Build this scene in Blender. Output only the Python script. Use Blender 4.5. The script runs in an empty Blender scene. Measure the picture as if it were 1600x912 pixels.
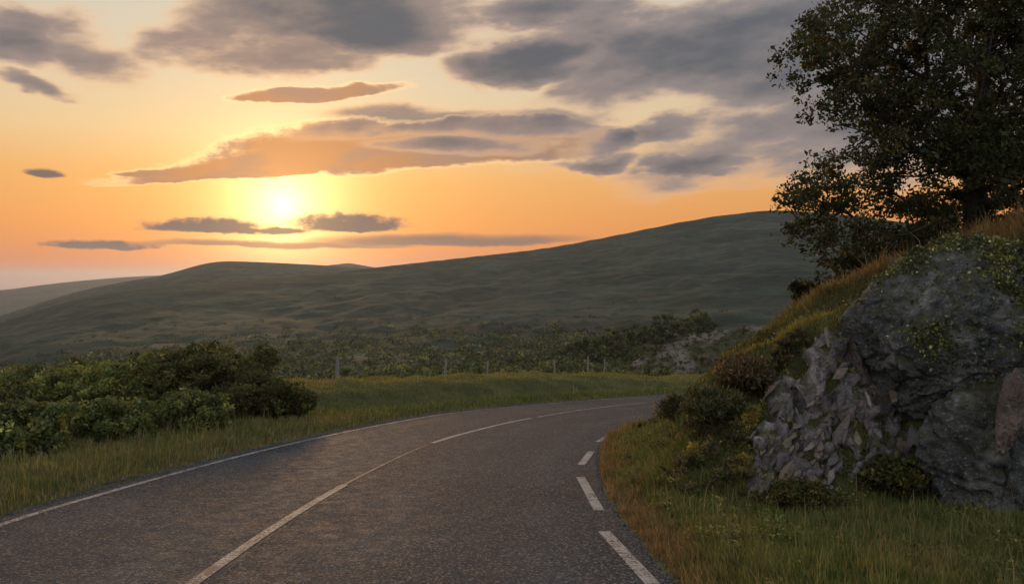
import bpy, bmesh, math
import numpy as np
from mathutils import Vector, Matrix

# ------------------------------------------------------------------ camera, sky, sun, exposure
sc = bpy.context.scene
COL = sc.collection
F_PX, HORIZON, EYE, DIP = 1300.0, 435.0, 1.72, 0.0846      # focal length in photo pixels, eye level row, eye height, road gradient
PITCH = math.atan((456.0 - HORIZON) / F_PX)
cam = bpy.data.cameras.new('camera')
cam.sensor_width = 36.0
cam.lens = 36.0 * F_PX / 1600.0
cam.clip_start, cam.clip_end = 0.05, 60000.0
cam_ob = bpy.data.objects.new('camera', cam)
cam_ob.location = (0, 0, EYE)
cam_ob.rotation_euler = (math.pi / 2 - PITCH, 0, 0)
COL.objects.link(cam_ob)
sc.camera = cam_ob


def ray(px, py):
    v = Vector(((px - 800) / F_PX, 1.0, -(py - 456) / F_PX))
    v.rotate(Matrix.Rotation(-PITCH, 3, 'X'))
    return v.normalized()


def azel(px, py):
    d = ray(px, py)
    return math.atan2(d.x, d.y), math.asin(d.z)


SUN_AZ, SUN_EL = azel(442, 322)
SUN_DIR = Vector((math.sin(SUN_AZ) * math.cos(SUN_EL), math.cos(SUN_AZ) * math.cos(SUN_EL), math.sin(SUN_EL)))

world = bpy.data.worlds.new('World')
sc.world = world
world.use_nodes = True


class G:
    """small expression helper over a node tree"""
    def __init__(self, nt):
        self.nt = nt

    def new(self, t, **kw):
        n = self.nt.nodes.new(t)
        for k, v in kw.items():
            setattr(n, k, v)
        return n

    def put(self, sock, v):
        if isinstance(v, bpy.types.NodeSocket):
            self.nt.links.new(v, sock)
        elif v is not None:
            if sock.type == 'RGBA' and len(v) == 3:
                v = (*v, 1.0)
            sock.default_value = v

    def m(self, op, *a, clamp=False):
        n = self.new('ShaderNodeMath', operation=op, use_clamp=clamp)
        for i, v in enumerate(a):
            self.put(n.inputs[i], v)
        return n.outputs[0]

    def add(self, a, b): return self.m('ADD', a, b)
    def sub(self, a, b): return self.m('SUBTRACT', a, b)
    def mul(self, a, b): return self.m('MULTIPLY', a, b)
    def mx(self, a, b): return self.m('MAXIMUM', a, b)

    def mix(self, f, a, b, mode='MIX'):
        n = self.new('ShaderNodeMix', data_type='RGBA', blend_type=mode)
        n.clamp_factor = True
        self.put(n.inputs[0], f)
        self.put(n.inputs[6], a)
        self.put(n.inputs[7], b)
        return n.outputs[2]

    def sstep(self, v, lo, hi, o0=0.0, o1=1.0, kind='SMOOTHSTEP'):
        n = self.new('ShaderNodeMapRange', interpolation_type=kind)
        for i, x in enumerate((v, lo, hi, o0, o1)):
            self.put(n.inputs[i], x)
        return n.outputs[0]

    def xyz(self, x=0.0, y=0.0, z=0.0):
        n = self.new('ShaderNodeCombineXYZ')
        for i, v in enumerate((x, y, z)):
            self.put(n.inputs[i], v)
        return n.outputs[0]

    def noise(self, vec, scale, detail=4.0, rough=0.55, dist=0.0, out=0):
        n = self.new('ShaderNodeTexNoise')
        if vec is not None:
            self.put(n.inputs['Vector'], vec)
        n.inputs['Scale'].default_value = scale
        n.inputs['Detail'].default_value = detail
        n.inputs['Roughness'].default_value = rough
        n.inputs['Distortion'].default_value = dist
        return n.outputs[out]

    def voro(self, vec, scale, feature='F1', out='Distance', rnd=1.0):
        n = self.new('ShaderNodeTexVoronoi', feature=feature)
        if vec is not None:
            self.put(n.inputs['Vector'], vec)
        n.inputs['Scale'].default_value = scale
        n.inputs['Randomness'].default_value = rnd
        return n.outputs[out]

    def ramp(self, f, stops, interp='LINEAR'):
        n = self.new('ShaderNodeValToRGB')
        n.color_ramp.interpolation = interp
        e = n.color_ramp.elements
        while len(e) < len(stops):
            e.new(0.5)
        for el, (p, c) in zip(e, stops):
            el.position = p
            el.color = (*c, 1.0) if not isinstance(c, (int, float)) else (c, c, c, 1.0)
        self.put(n.inputs[0], f)
        return n.outputs[0]


def build_world():
    nt = world.node_tree
    nt.nodes.clear()
    g = G(nt)
    tc = g.new('ShaderNodeTexCoord')
    sep = g.new('ShaderNodeSeparateXYZ')
    nt.links.new(tc.outputs['Generated'], sep.inputs[0])
    X, Y, Z = sep.outputs
    az = g.m('ARCTAN2', X, Y)
    el = g.m('ARCSINE', Z)
    dt = g.new('ShaderNodeVectorMath', operation='DOT_PRODUCT')
    nt.links.new(tc.outputs['Generated'], dt.inputs[0])
    dt.inputs[1].default_value = SUN_DIR
    ang = g.m('ARCCOSINE', g.m('MINIMUM', dt.outputs['Value'], 0.999999))
    deg = math.degrees

    # clear-sky part: Nishita plus the warm evening veil of high thin cloud
    sky = g.new('ShaderNodeTexSky', sky_type='NISHITA')
    sky.sun_disc = False
    sky.sun_elevation = SUN_EL
    sky.sun_rotation = SUN_AZ
    sky.air_density, sky.dust_density, sky.ozone_density = 1.5, 3.0, 1.0
    nish = g.mix(1.0, sky.outputs[0], (0.05, 0.05, 0.05), 'MULTIPLY')
    e01 = g.m('DIVIDE', g.m('MAXIMUM', el, 0.0), math.radians(90), clamp=True)
    s = lambda d: d / 90.0
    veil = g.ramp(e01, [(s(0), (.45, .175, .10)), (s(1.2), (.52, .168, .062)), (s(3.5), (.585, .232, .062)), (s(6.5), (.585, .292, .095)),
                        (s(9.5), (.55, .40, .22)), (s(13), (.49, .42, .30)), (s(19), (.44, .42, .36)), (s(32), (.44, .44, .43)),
                        (s(60), (.52, .55, .60)), (s(90), (.54, .58, .64))])  # overhead stops brightened to give the foreground more fill
    # the side of the sky away from the sun is cooler, and brightened to fill the foreground with light
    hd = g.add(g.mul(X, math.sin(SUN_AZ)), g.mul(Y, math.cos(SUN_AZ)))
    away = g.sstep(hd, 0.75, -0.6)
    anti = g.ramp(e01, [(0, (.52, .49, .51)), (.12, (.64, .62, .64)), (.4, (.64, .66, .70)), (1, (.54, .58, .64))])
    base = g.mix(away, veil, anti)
    base = g.mix(0.12, base, nish)
    # aureole round the sun
    def gauss(sig): return g.m('EXPONENT', g.mul(g.mul(ang, ang), -1.0 / math.radians(sig) ** 2))
    def glare(d, col):
        w = g.m('EXPONENT', g.m('DIVIDE', ang, -math.radians(d)))
        return g.mix(1.0, (col[0], col[1], col[2]), g.xyz(w, w, w), 'MULTIPLY')
    base = g.mix(1.0, base, glare(2.1, (2.2, 1.5, .70)), 'ADD')
    base = g.mix(1.0, base, glare(4.5, (.20, .10, .012)), 'ADD')
    near = g.m('EXPONENT', g.m('DIVIDE', ang, -math.radians(9.0)))

    # warped coordinates for ragged cloud outlines
    def n2(x, y, scale, detail, rough, out=0):
        n = g.new('ShaderNodeTexNoise', noise_dimensions='2D')
        g.put(n.inputs['Vector'], g.xyz(x, y))
        n.inputs['Scale'].default_value, n.inputs['Detail'].default_value, n.inputs['Roughness'].default_value = scale, detail, rough
        return n.outputs[out]
    e24 = g.mul(el, 2.6)
    wa = g.sub(n2(az, e24, 7.0, 3.0, 0.5), .5)
    we = g.sub(n2(g.add(az, 5.3), e24, 9.0, 4.0, 0.55), .5)
    waz = g.add(az, g.mul(wa, 0.13))
    wel = g.add(el, g.mul(we, 0.045))
    laz = g.add(az, g.mul(wa, 0.05))
    lel = g.add(el, g.mul(we, 0.018))
    f1 = n2(g.add(g.add(az, 3.1), g.mul(el, -1.0)), g.mul(el, 3.0), 10.0, 5.0, 0.55)
    f2 = n2(g.add(az, 7.7), g.mul(el, 1.7), 55.0, 3.0, 0.6)
    fsoft = n2(g.add(az, 1.3), g.mul(el, 2.2), 6.0, 3.0, 0.5)

    ma = lambda p, q, r: g.m('MULTIPLY_ADD', p, q, r)
    cel = ma(we, 0.013, el)
    caz = ma(wa, 0.03, az)

    def blob(u, v, px, py, ax, up, lo, tilt, w):
        a0, e0 = azel(px, py)
        c = math.cos(a0)
        k, ku, kl = F_PX / (ax * c * c), F_PX / (up * c), F_PX / (lo * c)
        t = ma(u, k, -a0 * k)
        if tilt:
            v = ma(t, -tilt / k, v)
        y = g.mx(ma(v, ku, -e0 * ku), ma(v, -kl, e0 * kl))
        return ma(ma(t, t, g.mul(y, y)), -w, w)

    def cloud(px, py, ax, up, lo, tilt=0.0, w=1.0):
        return blob(waz, wel, px, py, ax, up, lo, tilt, w)

    def sheet(px, py, ax, up, lo, tilt=0.0, w=1.0):
        return blob(laz, lel, px, py, ax, up, lo, tilt, w)

    def crisp(px, py, ax, up, lo, tilt=0.0):
        return blob(caz, cel, px, py, ax, up, lo, tilt, 1.0)

    def union(items):
        r = items[0]
        for i in items[1:]:
            r = g.m('SMOOTH_MAX', r, i, 0.25)
        return r

    # big soft masses
    soft = union([
        cloud(545, 42, 235, 80, 44, 0.0, 1.5), cloud(430, 84, 140, 24, 28, .1, .8), cloud(320, 66, 90, 36, 22, .25, .5),
        cloud(1090, 78, 300, 72, 78, -.05, 1.35), cloud(880, 18, 150, 28, 26, 0, 1.1), cloud(1260, 70, 260, 110, 110, 0, 1.3),
        cloud(825, 96, 125, 40, 36, .08, 1.6), cloud(965, 140, 120, 25, 28, .15, .55),
        cloud(20, 55, 95, 45, 42, -.1, 1.0), cloud(125, 68, 80, 38, 40, -.2, .55), cloud(25, 130, 65, 18, 16, -.1, .8),
        cloud(1200, 215, 230, 40, 56, .12, .62), cloud(990, 215, 105, 24, 24, .18, 1.0), cloud(910, 255, 75, 15, 14, .05, 1.05),
        cloud(1075, 262, 105, 20, 12, 0, 1.2), cloud(1420, 150, 260, 150, 120, 0, 1.2), sheet(655, 184, 130, 16, 22, .0, .9), sheet(820, 192, 100, 18, 24, 0, .9), sheet(720, 224, 130, 10, 12, 0, .7), sheet(560, 196, 90, 10, 14, .15, .5)])
    # low sheet lit through by the sun
    lit = union([sheet(425, 268, 260, 34, 8, .13, 1.2), sheet(590, 240, 250, 58, 30, .05, 1.5), sheet(760, 212, 170, 36, 44, .02, 1.2), sheet(900, 225, 110, 28, 30, .06, .8),
                 sheet(490, 148, 150, 16, 12, .115, 1.1), sheet(245, 270, 75, 9, 6, .03, 1.0)])
    # small thick clouds by the sun, the low bar, the puff on the left
    thick = union([crisp(330, 357, 132, 20, 10), crisp(547, 354, 104, 27, 9), crisp(430, 358, 85, 8, 6), crisp(75, 274, 40, 12, 7),
                   crisp(160, 386, 100, 13, 6)])
    bar = union([crisp(690, 379, 270, 18, 7, .012), crisp(420, 384, 300, 10, 5)])
    # unseen cloud cover over the rest of the sky, kept pale for more fill light
    frame = g.m('MAXIMUM', g.sstep(el, math.radians(17.5), math.radians(24)), g.sstep(g.m('ABSOLUTE', az), math.radians(32), math.radians(42)))
    rest = g.mul(g.sstep(fsoft, 0.42, 0.70, -0.9, 0.35), frame)
    rest = g.sub(rest, g.mul(g.sub(1.0, frame), 2.0))
    lowcut = g.sstep(el, math.radians(4), math.radians(10))
    rest = g.sub(rest, g.mul(g.sub(1.0, lowcut), 1.0))

    f1c, f2c = g.sub(f1, .5), g.sub(f2, .5)
    d_soft = g.sstep(g.add(g.mx(soft, rest), g.add(g.mul(f1c, 1.7), g.mul(f2c, .16))), -1.15, 1.75, kind='LINEAR')
    d_lit = g.sstep(g.add(lit, g.add(g.mul(f1c, 1.5), g.mul(f2c, .5))), -0.2, 1.0)
    d_thick = g.sstep(g.add(thick, g.mul(f2c, 1.1)), -0.05, 0.75)
    d_bar = g.sstep(g.add(bar, g.mul(f1c, .5)), 0.0, 0.95)

    def fall(d): return g.m('EXPONENT', g.m('DIVIDE', ang, -math.radians(d)))
    # colours: thin edges pass the light on, thick middles are slate
    edge_c = g.mix(fall(14), (.46, .32, .235), (.85, .44, .16))
    mid_c = g.mix(fall(12), (.165, .150, .155), (.36, .20, .115))
    slate = g.mix(fall(9), (.062, .070, .086), (.085, .075, .075))
    litc = g.mix(fall(10.0), (.165, .110, .088), (.66, .265, .065))
    litc = g.mix(g.sstep(d_lit, .1, .8), g.mix(fall(8), (.46, .29, .19), (1.25, .74, .30)), litc)
    litc = g.mix(g.mul(g.sstep(f1, .46, .66), .55), litc, mid_c)
    c = g.mix(g.mul(g.sstep(d_lit, 0.0, .6), .92), base, litc)
    softc = g.mix(g.sstep(d_soft, .22, .58), edge_c, mid_c)
    softc = g.mix(g.sstep(d_soft, .50, .95), softc, slate)
    c = g.mix(g.mul(g.sstep(d_soft, 0.08, .58), .95), c, softc)
    rim = g.mul(g.mul(g.sstep(d_lit, 0.0, .22), g.sstep(d_lit, .55, .2)), fall(8))
    c = g.mix(g.mul(rim, .9), c, (1.15, .72, .30))
    barc = g.mix(fall(3.0), (.135, .095, .082), (.85, .36, .10))
    c = g.mix(g.mul(d_bar, .9), c, barc)
    thickc = g.mix(gauss(3.2), (.105, .083, .078), (.26, .16, .085))
    rim2 = g.mul(g.mul(g.sstep(d_thick, 0.0, .3), g.sstep(d_thick, .7, .25)), gauss(4.5))
    c = g.mix(g.mul(d_thick, .93), c, thickc)
    c = g.mix(rim2, c, (1.2, .70, .26))
    # below the horizon only dull ground light
    c = g.mix(g.sstep(el, -0.004, -0.03), c, (.08, .075, .065))
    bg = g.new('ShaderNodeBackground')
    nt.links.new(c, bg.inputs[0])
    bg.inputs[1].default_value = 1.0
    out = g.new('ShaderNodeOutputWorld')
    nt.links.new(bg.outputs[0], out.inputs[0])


build_world()
world.cycles.sampling_method = 'MANUAL'
world.cycles.sample_map_resolution = 1024

sun = bpy.data.lights.new('sun', 'SUN')
sun.energy = 1.1
sun.angle = math.radians(6)                # seen through thin cloud
sun.color = (1.0, 0.56, 0.26)
sun_ob = bpy.data.objects.new('sun', sun)
sun_ob.rotation_euler = SUN_DIR.to_track_quat('Z', 'Y').to_euler()
sun_ob.location = (-30, 60, 40)
COL.objects.link(sun_ob)

vs = sc.view_settings
vs.view_transform, vs.look, vs.exposure, vs.gamma = 'Standard', 'None', 0.6, 1.0
vs.use_curve_mapping = False
cy = sc.cycles
cy.use_denoising = True
cy.max_bounces, cy.diffuse_bounces, cy.glossy_bounces, cy.transmission_bounces = 6, 3, 2, 3
cy.volume_bounces, cy.transparent_max_bounces = 1, 8
cy.sample_clamp_indirect = 4.0

# ------------------------------------------------------------------ helpers
RNG = np.random.RandomState(11)
_perm = RNG.permutation(256)
_perm = np.concatenate([_perm, _perm, _perm])
_grad = RNG.normal(size=(256, 3))
_grad /= np.linalg.norm(_grad, axis=1)[:, None]


def perlin(p):
    p = np.asarray(p, float)
    i = np.floor(p).astype(int)
    f = p - i
    i &= 255
    u = f * f * f * (f * (f * 6 - 15) + 10)
    out = 0
    for dx in (0, 1):
        for dy in (0, 1):
            for dz in (0, 1):
                h = _perm[_perm[_perm[i[:, 0] + dx] + i[:, 1] + dy] + i[:, 2] + dz]
                gv = _grad[h]
                dot = (gv * (f - np.array([dx, dy, dz]))).sum(1)
                w = (u[:, 0] if dx else 1 - u[:, 0]) * (u[:, 1] if dy else 1 - u[:, 1]) * (u[:, 2] if dz else 1 - u[:, 2])
                out = out + w * dot
    return out * 1.5


def fbm(p, octaves=4, gain=0.5, ridged=False):
    p = np.asarray(p, float)
    a, s, out = 1.0, 0.0, 0
    for k in range(octaves):
        n = perlin(p + 17.3 * k)
        out = out + a * ((1 - 2 * np.abs(n)) if ridged else n)
        s += a
        a *= gain
        p = p * 2.03
    return out / s


def p3(x, y, z=0.0):
    x = np.asarray(x, float)
    return np.stack([x, np.broadcast_to(y, x.shape), np.broadcast_to(z, x.shape)], 1)


def ss(x, a, b):
    t = np.clip((np.asarray(x, float) - a) / (b - a), 0, 1)
    return t * t * (3 - 2 * t)


def mesh_from(name, verts, faces, mat=None, parent=None, smooth=False, col=None):
    """faces: (n,k) int array, or list of such arrays"""
    if not isinstance(faces, list):
        faces = [faces]
    verts = np.asarray(verts, np.float32)
    me = bpy.data.meshes.new(name)
    me.vertices.add(len(verts))
    me.vertices.foreach_set('co', verts.ravel())
    loops = np.concatenate([np.asarray(f, np.int32).ravel() for f in faces])
    tot = np.concatenate([np.full(len(f), f.shape[1], np.int32) for f in faces])
    me.loops.add(len(loops))
    me.loops.foreach_set('vertex_index', loops)
    me.polygons.add(len(tot))
    me.polygons.foreach_set('loop_start', np.concatenate([[0], np.cumsum(tot)[:-1]]).astype(np.int32))
    if smooth:
        me.polygons.foreach_set('use_smooth', np.ones(len(tot), bool))
    if col is not None:
        at = me.color_attributes.new('tint', 'FLOAT_COLOR', 'POINT')
        c4 = np.ones((len(verts), 4), np.float32)
        c4[:, :3] = col
        at.data.foreach_set('color', c4.ravel())
    me.update(calc_edges=True)
    if mat:
        me.materials.append(mat)
    ob = bpy.data.objects.new(name, me)
    COL.objects.link(ob)
    ob.parent = parent
    return ob


def tag(o, label=None, cat=None, group=None, kind=None):
    for k, v in (('label', label), ('category', cat), ('group', group), ('kind', kind)):
        if v:
            o[k] = v
    return o


def empty(name, loc, label, cat, group=None):
    o = bpy.data.objects.new(name, None)
    o.location = loc
    o.empty_display_size = 0.2
    COL.objects.link(o)
    return tag(o, label, cat, group)


def material(name, rough=0.9, spec=0.3):
    m = bpy.data.materials.new(name)
    m.use_nodes = True
    nt = m.node_tree
    b = nt.nodes['Principled BSDF']
    b.inputs['Roughness'].default_value = rough
    b.inputs['Specular IOR Level'].default_value = spec
    return m, G(nt), b


def bump(g, b, h, dist, strength=1.0, prev=None):
    n = g.new('ShaderNodeBump')
    n.inputs['Distance'].default_value = dist
    n.inputs['Strength'].default_value = strength
    g.put(n.inputs['Height'], h)
    if prev is not None:
        g.put(n.inputs['Normal'], prev)
    if b is not None:
        g.put(b.inputs['Normal'], n.outputs[0])
    return n.outputs[0]


def wpos(g):
    return g.new('ShaderNodeNewGeometry').outputs['Position']


# ------------------------------------------------------------------ road layout (plan), read off the photograph on the sloping road plane
def on_plane(px, py):
    d = ray(px, py)
    t = EYE / (-d.z - DIP * d.y)
    return d.x * t, d.y * t


def spline(pts, n=400):
    """Catmull-Rom through the points, resampled evenly"""
    p = np.array(pts, float)
    p = np.vstack([2 * p[0] - p[1], p, 2 * p[-1] - p[-2]])
    out = []
    for i in range(1, len(p) - 2):
        t = np.linspace(0, 1, 40, endpoint=False)[:, None]
        out.append(0.5 * (2 * p[i] + (p[i + 1] - p[i - 1]) * t + (2 * p[i - 1] - 5 * p[i] + 4 * p[i + 1] - p[i + 2]) * t ** 2
                          + (3 * p[i] - p[i - 1] - 3 * p[i + 1] + p[i + 2]) * t ** 3))
    out = np.vstack(out + [p[-2:-1]])
    k = np.ones(25) / 25                                      # light smoothing
    sm = np.stack([np.convolve(np.pad(out[:, j], 12, mode='edge'), k, 'valid') for j in (0, 1)], 1)
    sm[0], sm[-1] = out[0], out[-1]
    s = np.concatenate([[0], np.cumsum(np.linalg.norm(np.diff(sm, axis=0), axis=1))])
    q = np.linspace(0, s[-1], n)
    return np.stack([np.interp(q, s, sm[:, j]) for j in (0, 1)], 1)


CENTRE = spline([(-2.3, -14), (-2.32, -5), (-2.36, 1)] + [on_plane(*p) for p in ((300, 912), (470, 797), (580, 735), (675, 692), (760, 668), (830, 653))]
                + [(2.6, 24.4), (5.6, 27.8), (9.6, 30.6), (14.5, 32.6), (21, 33.6), (30, 33.6)])
LEFT = spline([(-5.1, -14), (-5.12, -5), (-5.1, 3)] + [on_plane(*p) for p in ((0, 820), (120, 783), (250, 746), (380, 711), (500, 683), (600, 663), (700, 646), (850, 631))]
              + [(4.2, 29.4), (8.3, 32.6), (13.8, 35.0), (20.8, 36.3), (30, 36.3)])
RIGHT = spline([(1.9, -14), (1.75, -5), (1.45, 2)] + [on_plane(*p) for p in ((1055, 912), (1000, 845), (965, 800), (945, 765), (936, 735), (936, 705), (950, 680))]
               + [(2.9, 19.3), (4.9, 22.4), (7.6, 25.2), (11, 27.6), (15.4, 29.5), (21.5, 30.6), (30, 30.6)])


def normals(c):
    t = np.gradient(c, axis=0)
    t /= np.linalg.norm(t, axis=1)[:, None]
    return np.stack([-t[:, 1], t[:, 0]], 1)          # points left of travel


LN, RN = normals(LEFT), normals(RIGHT)
LEDGE = LEFT + LN * 0.27                                # asphalt reaches a little past the painted line


def brute_dist(x, y, curve, nrm):
    """signed distance, positive on the side the normals point to"""
    out = np.empty(len(x))
    for a in range(0, len(x), 8000):
        dx = x[a:a + 8000, None] - curve[None, :, 0]
        dy = y[a:a + 8000, None] - curve[None, :, 1]
        d2 = dx * dx + dy * dy
        j = d2.argmin(1)
        r = np.arange(len(j))
        sg = dx[r, j] * nrm[j, 0] + dy[r, j] * nrm[j, 1]
        out[a:a + 8000] = np.where(np.sqrt(d2[r, j]) < 1.0, sg, np.where(sg > 0, 1, -1) * np.sqrt(d2[r, j]))
    return out


_gx, _gy = np.arange(-30, 36.01, .2), np.arange(-6, 54.01, .2)
_fields = {}


def side_dist(x, y, curve, nrm):
    k = id(curve)
    if k not in _fields:
        X, Y = np.meshgrid(_gx, _gy)
        _fields[k] = brute_dist(X.ravel(), Y.ravel(), curve, nrm).reshape(X.shape)
    F = _fields[k]
    u, v = (x - _gx[0]) / .2, (y - _gy[0]) / .2
    ins = (u >= 0) & (v >= 0) & (u < len(_gx) - 1.001) & (v < len(_gy) - 1.001)
    out = np.empty(len(x))
    i, j = u[ins].astype(int), v[ins].astype(int)
    fu, fv = u[ins] - i, v[ins] - j
    out[ins] = (F[j, i] * (1 - fu) + F[j, i + 1] * fu) * (1 - fv) + (F[j + 1, i] * (1 - fu) + F[j + 1, i + 1] * fu) * fv
    if (~ins).any():
        out[~ins] = brute_dist(x[~ins], y[~ins], curve[::8], nrm[::8])
    return out


NEG_RN = -RN
# toe of the bank on the road side and of its rocky front that faces the camera
TOE_A = spline([(34, 28), (22, 28.6), (15.8, 27.6), (11.6, 25.7), (8.4, 23.2), (5.8, 20.5), (4.0, 17.7), (2.75, 14.8), (2.15, 12.4), (1.85, 10.4), (1.75, 8.6), (1.75, 6), (1.8, 2), (2, -8)], 300)
TOE_B = spline([(-6, 10.2), (0, 9.3), (1.6, 8.95), (2.6, 8.7), (3.4, 8.6), (4.4, 8.75), (5.6, 8.8), (7.5, 8.2), (10, 6.6), (14, 4), (20, 0), (30, -6)], 300)
TA, TB = normals(TOE_A), normals(TOE_B)
_a = np.array([(-2, 0), (-.7, 0.0), (-.3, .08), (0, .22), (.5, .66), (1, 1.2), (2.1, 2.02), (3.1, 2.50), (4, 2.88), (5.2, 3.42), (7, 4.1), (10, 4.6), (20, 5.2), (60, 6)])
_b = np.array([(-2, 0), (-.35, 0.0), (0, .10), (.4, .58), (.8, 1.15), (1.4, 1.95), (2.2, 2.85), (3.2, 3.65), (5, 4.5), (8, 4.9), (20, 6), (60, 8)])


def bank_parts(x, y):
    sa = side_dist(x, y, TOE_A, TA)
    sb = side_dist(x, y, TOE_B, TB)
    return sa, sb


def softplus(s, k):
    return np.log1p(np.exp(np.clip(s / k, -30, 30))) * k


SKY_MAIN = np.array([(-900, 660), (-500, 610), (-200, 558), (0, 507), (60, 484), (130, 464), (200, 452), (280, 444), (372, 438), (500, 427), (586, 417.5), (700, 405), (850, 388.5),
                     (950, 370), (1050, 349), (1130, 335), (1210, 327), (1260, 329), (1330, 336), (1450, 352), (1600, 370), (2000, 380), (2600, 380)], float)
_mm = [azel(*p) for p in SKY_MAIN]
SKY_AZ, SKY_EL = np.array([m[0] for m in _mm]), np.array([m[1] for m in _mm])
_f = np.linspace(-1.2, 1.2, 600)
_e = np.interp(_f, SKY_AZ, SKY_EL)
_e = np.convolve(np.pad(_e, 8, mode='edge'), np.ones(17) / 17, 'valid')


def ridge_r(az):
    return 620 + 230 * ss(az, -0.5, 0.4)


def hill_z(x, y):
    az, r = np.arctan2(x, y), np.hypot(x, y)
    R = ridge_r(az)
    e1 = np.interp(az, _f, _e)
    t = np.log(np.maximum(r, 1) / 120.0) / np.log(R / 120.0)
    e0 = math.radians(-7.6)
    tt = np.clip(t, -0.5, 1)
    e = e0 + (e1 - e0) * (0.80 * tt + 0.20 * tt * np.abs(tt))
    z = r * np.tan(e)
    over = np.maximum(r - R, 0)
    z = np.where(r > R, R * np.tan(e1) - 0.02 * over - over ** 2 * 0.0011, z)
    amp = ss(r, 110, 300) * (1 - ss(r, R * 0.80, R * 0.97))
    q = p3(x / 55, y / 90)
    return z + EYE + amp * (3.4 * fbm(q, 4) - 3.0 * np.maximum(fbm(q * 1.3 + 50, 3, ridged=True) - .3, 0) + 1.3 * fbm(q * 5.1, 3)) + ss(r, 150, 500) * 0.25 * fbm(p3(x / 9, y / 9), 2)


def ledge_phase(x, y, h):
    u = -1.0 * y - 0.9 * x + 1.1 * h + 1.3 * fbm(p3(x / 1.5, y / 1.5, 2.0), 3)
    return (u * 0.8) % 1.0


def bank_h(x, y):
    sa, sb = bank_parts(x, y)
    return np.minimum(np.interp(sa, _a[:, 0], _a[:, 1]), np.interp(sb, _b[:, 0], _b[:, 1]))


def terrain(x, y, fine=True):
    x, y = np.asarray(x, float), np.asarray(y, float)
    r = np.hypot(x, y)
    plane = -DIP * np.clip(y, -60, 70)
    sl = side_dist(x, y, LEDGE, LN)
    sr = side_dist(x, y, RIGHT, NEG_RN)
    sa, sb = bank_parts(x, y)
    st = np.minimum(sa, sb)
    n1 = fbm(p3(x / 1.7, y / 1.7), 4)
    h = np.zeros_like(x)
    # left side: verge, mound beyond the bend, fall into the valley
    e = np.maximum(sl, 0)
    h += 0.13 * ss(sl, 0.05, 0.7) + 0.10 * ss(sl, 0.2, 2) * n1
    far = ss(y, 19.0, 23.5)
    crest = 4.9 + 0.5 * fbm(p3(x / 6, y / 6, 4.0), 2)
    foot = 1.5 + .5 * fbm(p3(x / 4, y / 4, 14.0), 2)
    mound = .72 * ss(sl, foot, foot + 1.25) + .28 * ss(sl, foot + 1, crest) - 0.55 * ss(sl, crest + .8, crest + 4)
    h += far * mound * (0.56 - 0.26 * ss(x, -1, 9)) * (1 + 0.7 * fbm(p3(x / 2.6, y / 2.6, 9.0), 3))
    drop0 = 6.0 + 3.5 * far
    h -= 0.33 * softplus(sl - drop0, 1.0) * ss(r, 4, 12)
    # right side: flat grass, then the bank
    h += 0.10 * ss(sr, 0.05, 0.6) + 0.06 * ss(sr, .1, 1.) * n1 * (st < 0.5)
    A = np.interp(sa, _a[:, 0], _a[:, 1])
    B = np.interp(sb, _b[:, 0], _b[:, 1])
    k = 0.22
    bank = -k * np.log(np.exp(-A / k) + np.exp(-B / k)) + k * math.log(2) * np.exp(-(A + B) / .6)
    bank = np.maximum(bank, 0) * (1 + .06 * n1)
    h += bank
    if fine:
        # slumped ledges that run down the lower slope
        inb = ss(st, 0.1, 0.7) * (1 - ss(st, 5.0, 9.0))
        saw = ledge_phase(x, y, np.minimum(A, B))
        led = ss(saw, 0.0, 0.7) * (1 - ss(saw, .74, 1.0))
        h += inb * (0.42 * (led - 0.4) * (1 - ss(sa, 2.6, 4.2)) + 0.13 * fbm(p3(x / .45, y / .45, 5.0), 3))
    # the roadbed
    road = np.minimum(-sl, -sr)
    h = np.where(road > 0.0, -0.07 * ss(road, 0.0, 0.16), h)
    z = plane + h
    w = ss(r, 55, 130)
    if np.any(w > 0):
        z = z * (1 - w) + hill_z(x, y) * w
    return z


def zt(x, y):
    return float(terrain(np.array([x]), np.array([y]))[0])


_ts = np.exp(np.linspace(math.log(2.5), math.log(150), 1100))


def hit(px, py, lift=0.0):
    """where the line of sight through a photo pixel meets the ground"""
    d = ray(px, py)
    z = EYE + d.z * _ts
    below = z < terrain(d.x * _ts, d.y * _ts) + lift
    j = int(below.argmax()) if below.any() else len(_ts) - 1
    t = _ts[j]
    return Vector((d.x * t, d.y * t, EYE + d.z * t))


# ------------------------------------------------------------------ ground and hills
def mat_ground():
    m, g, b = material('grassy_soil', 0.95, 0.15)
    p = wpos(g)
    n = g.noise(p, 1.3, 6, .6)
    f = g.noise(p, 22, 4, .6)
    c = g.ramp(n, [(.30, (.036, .042, .016)), (.5, (.062, .074, .025)), (.68, (.095, .098, .036))])
    c = g.mix(g.sstep(f, .45, .75), c, (.055, .042, .022))
    g.put(b.inputs['Base Color'], c)
    bump(g, b, g.add(g.mul(n, .5), f), .06, .9)
    return m


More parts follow.
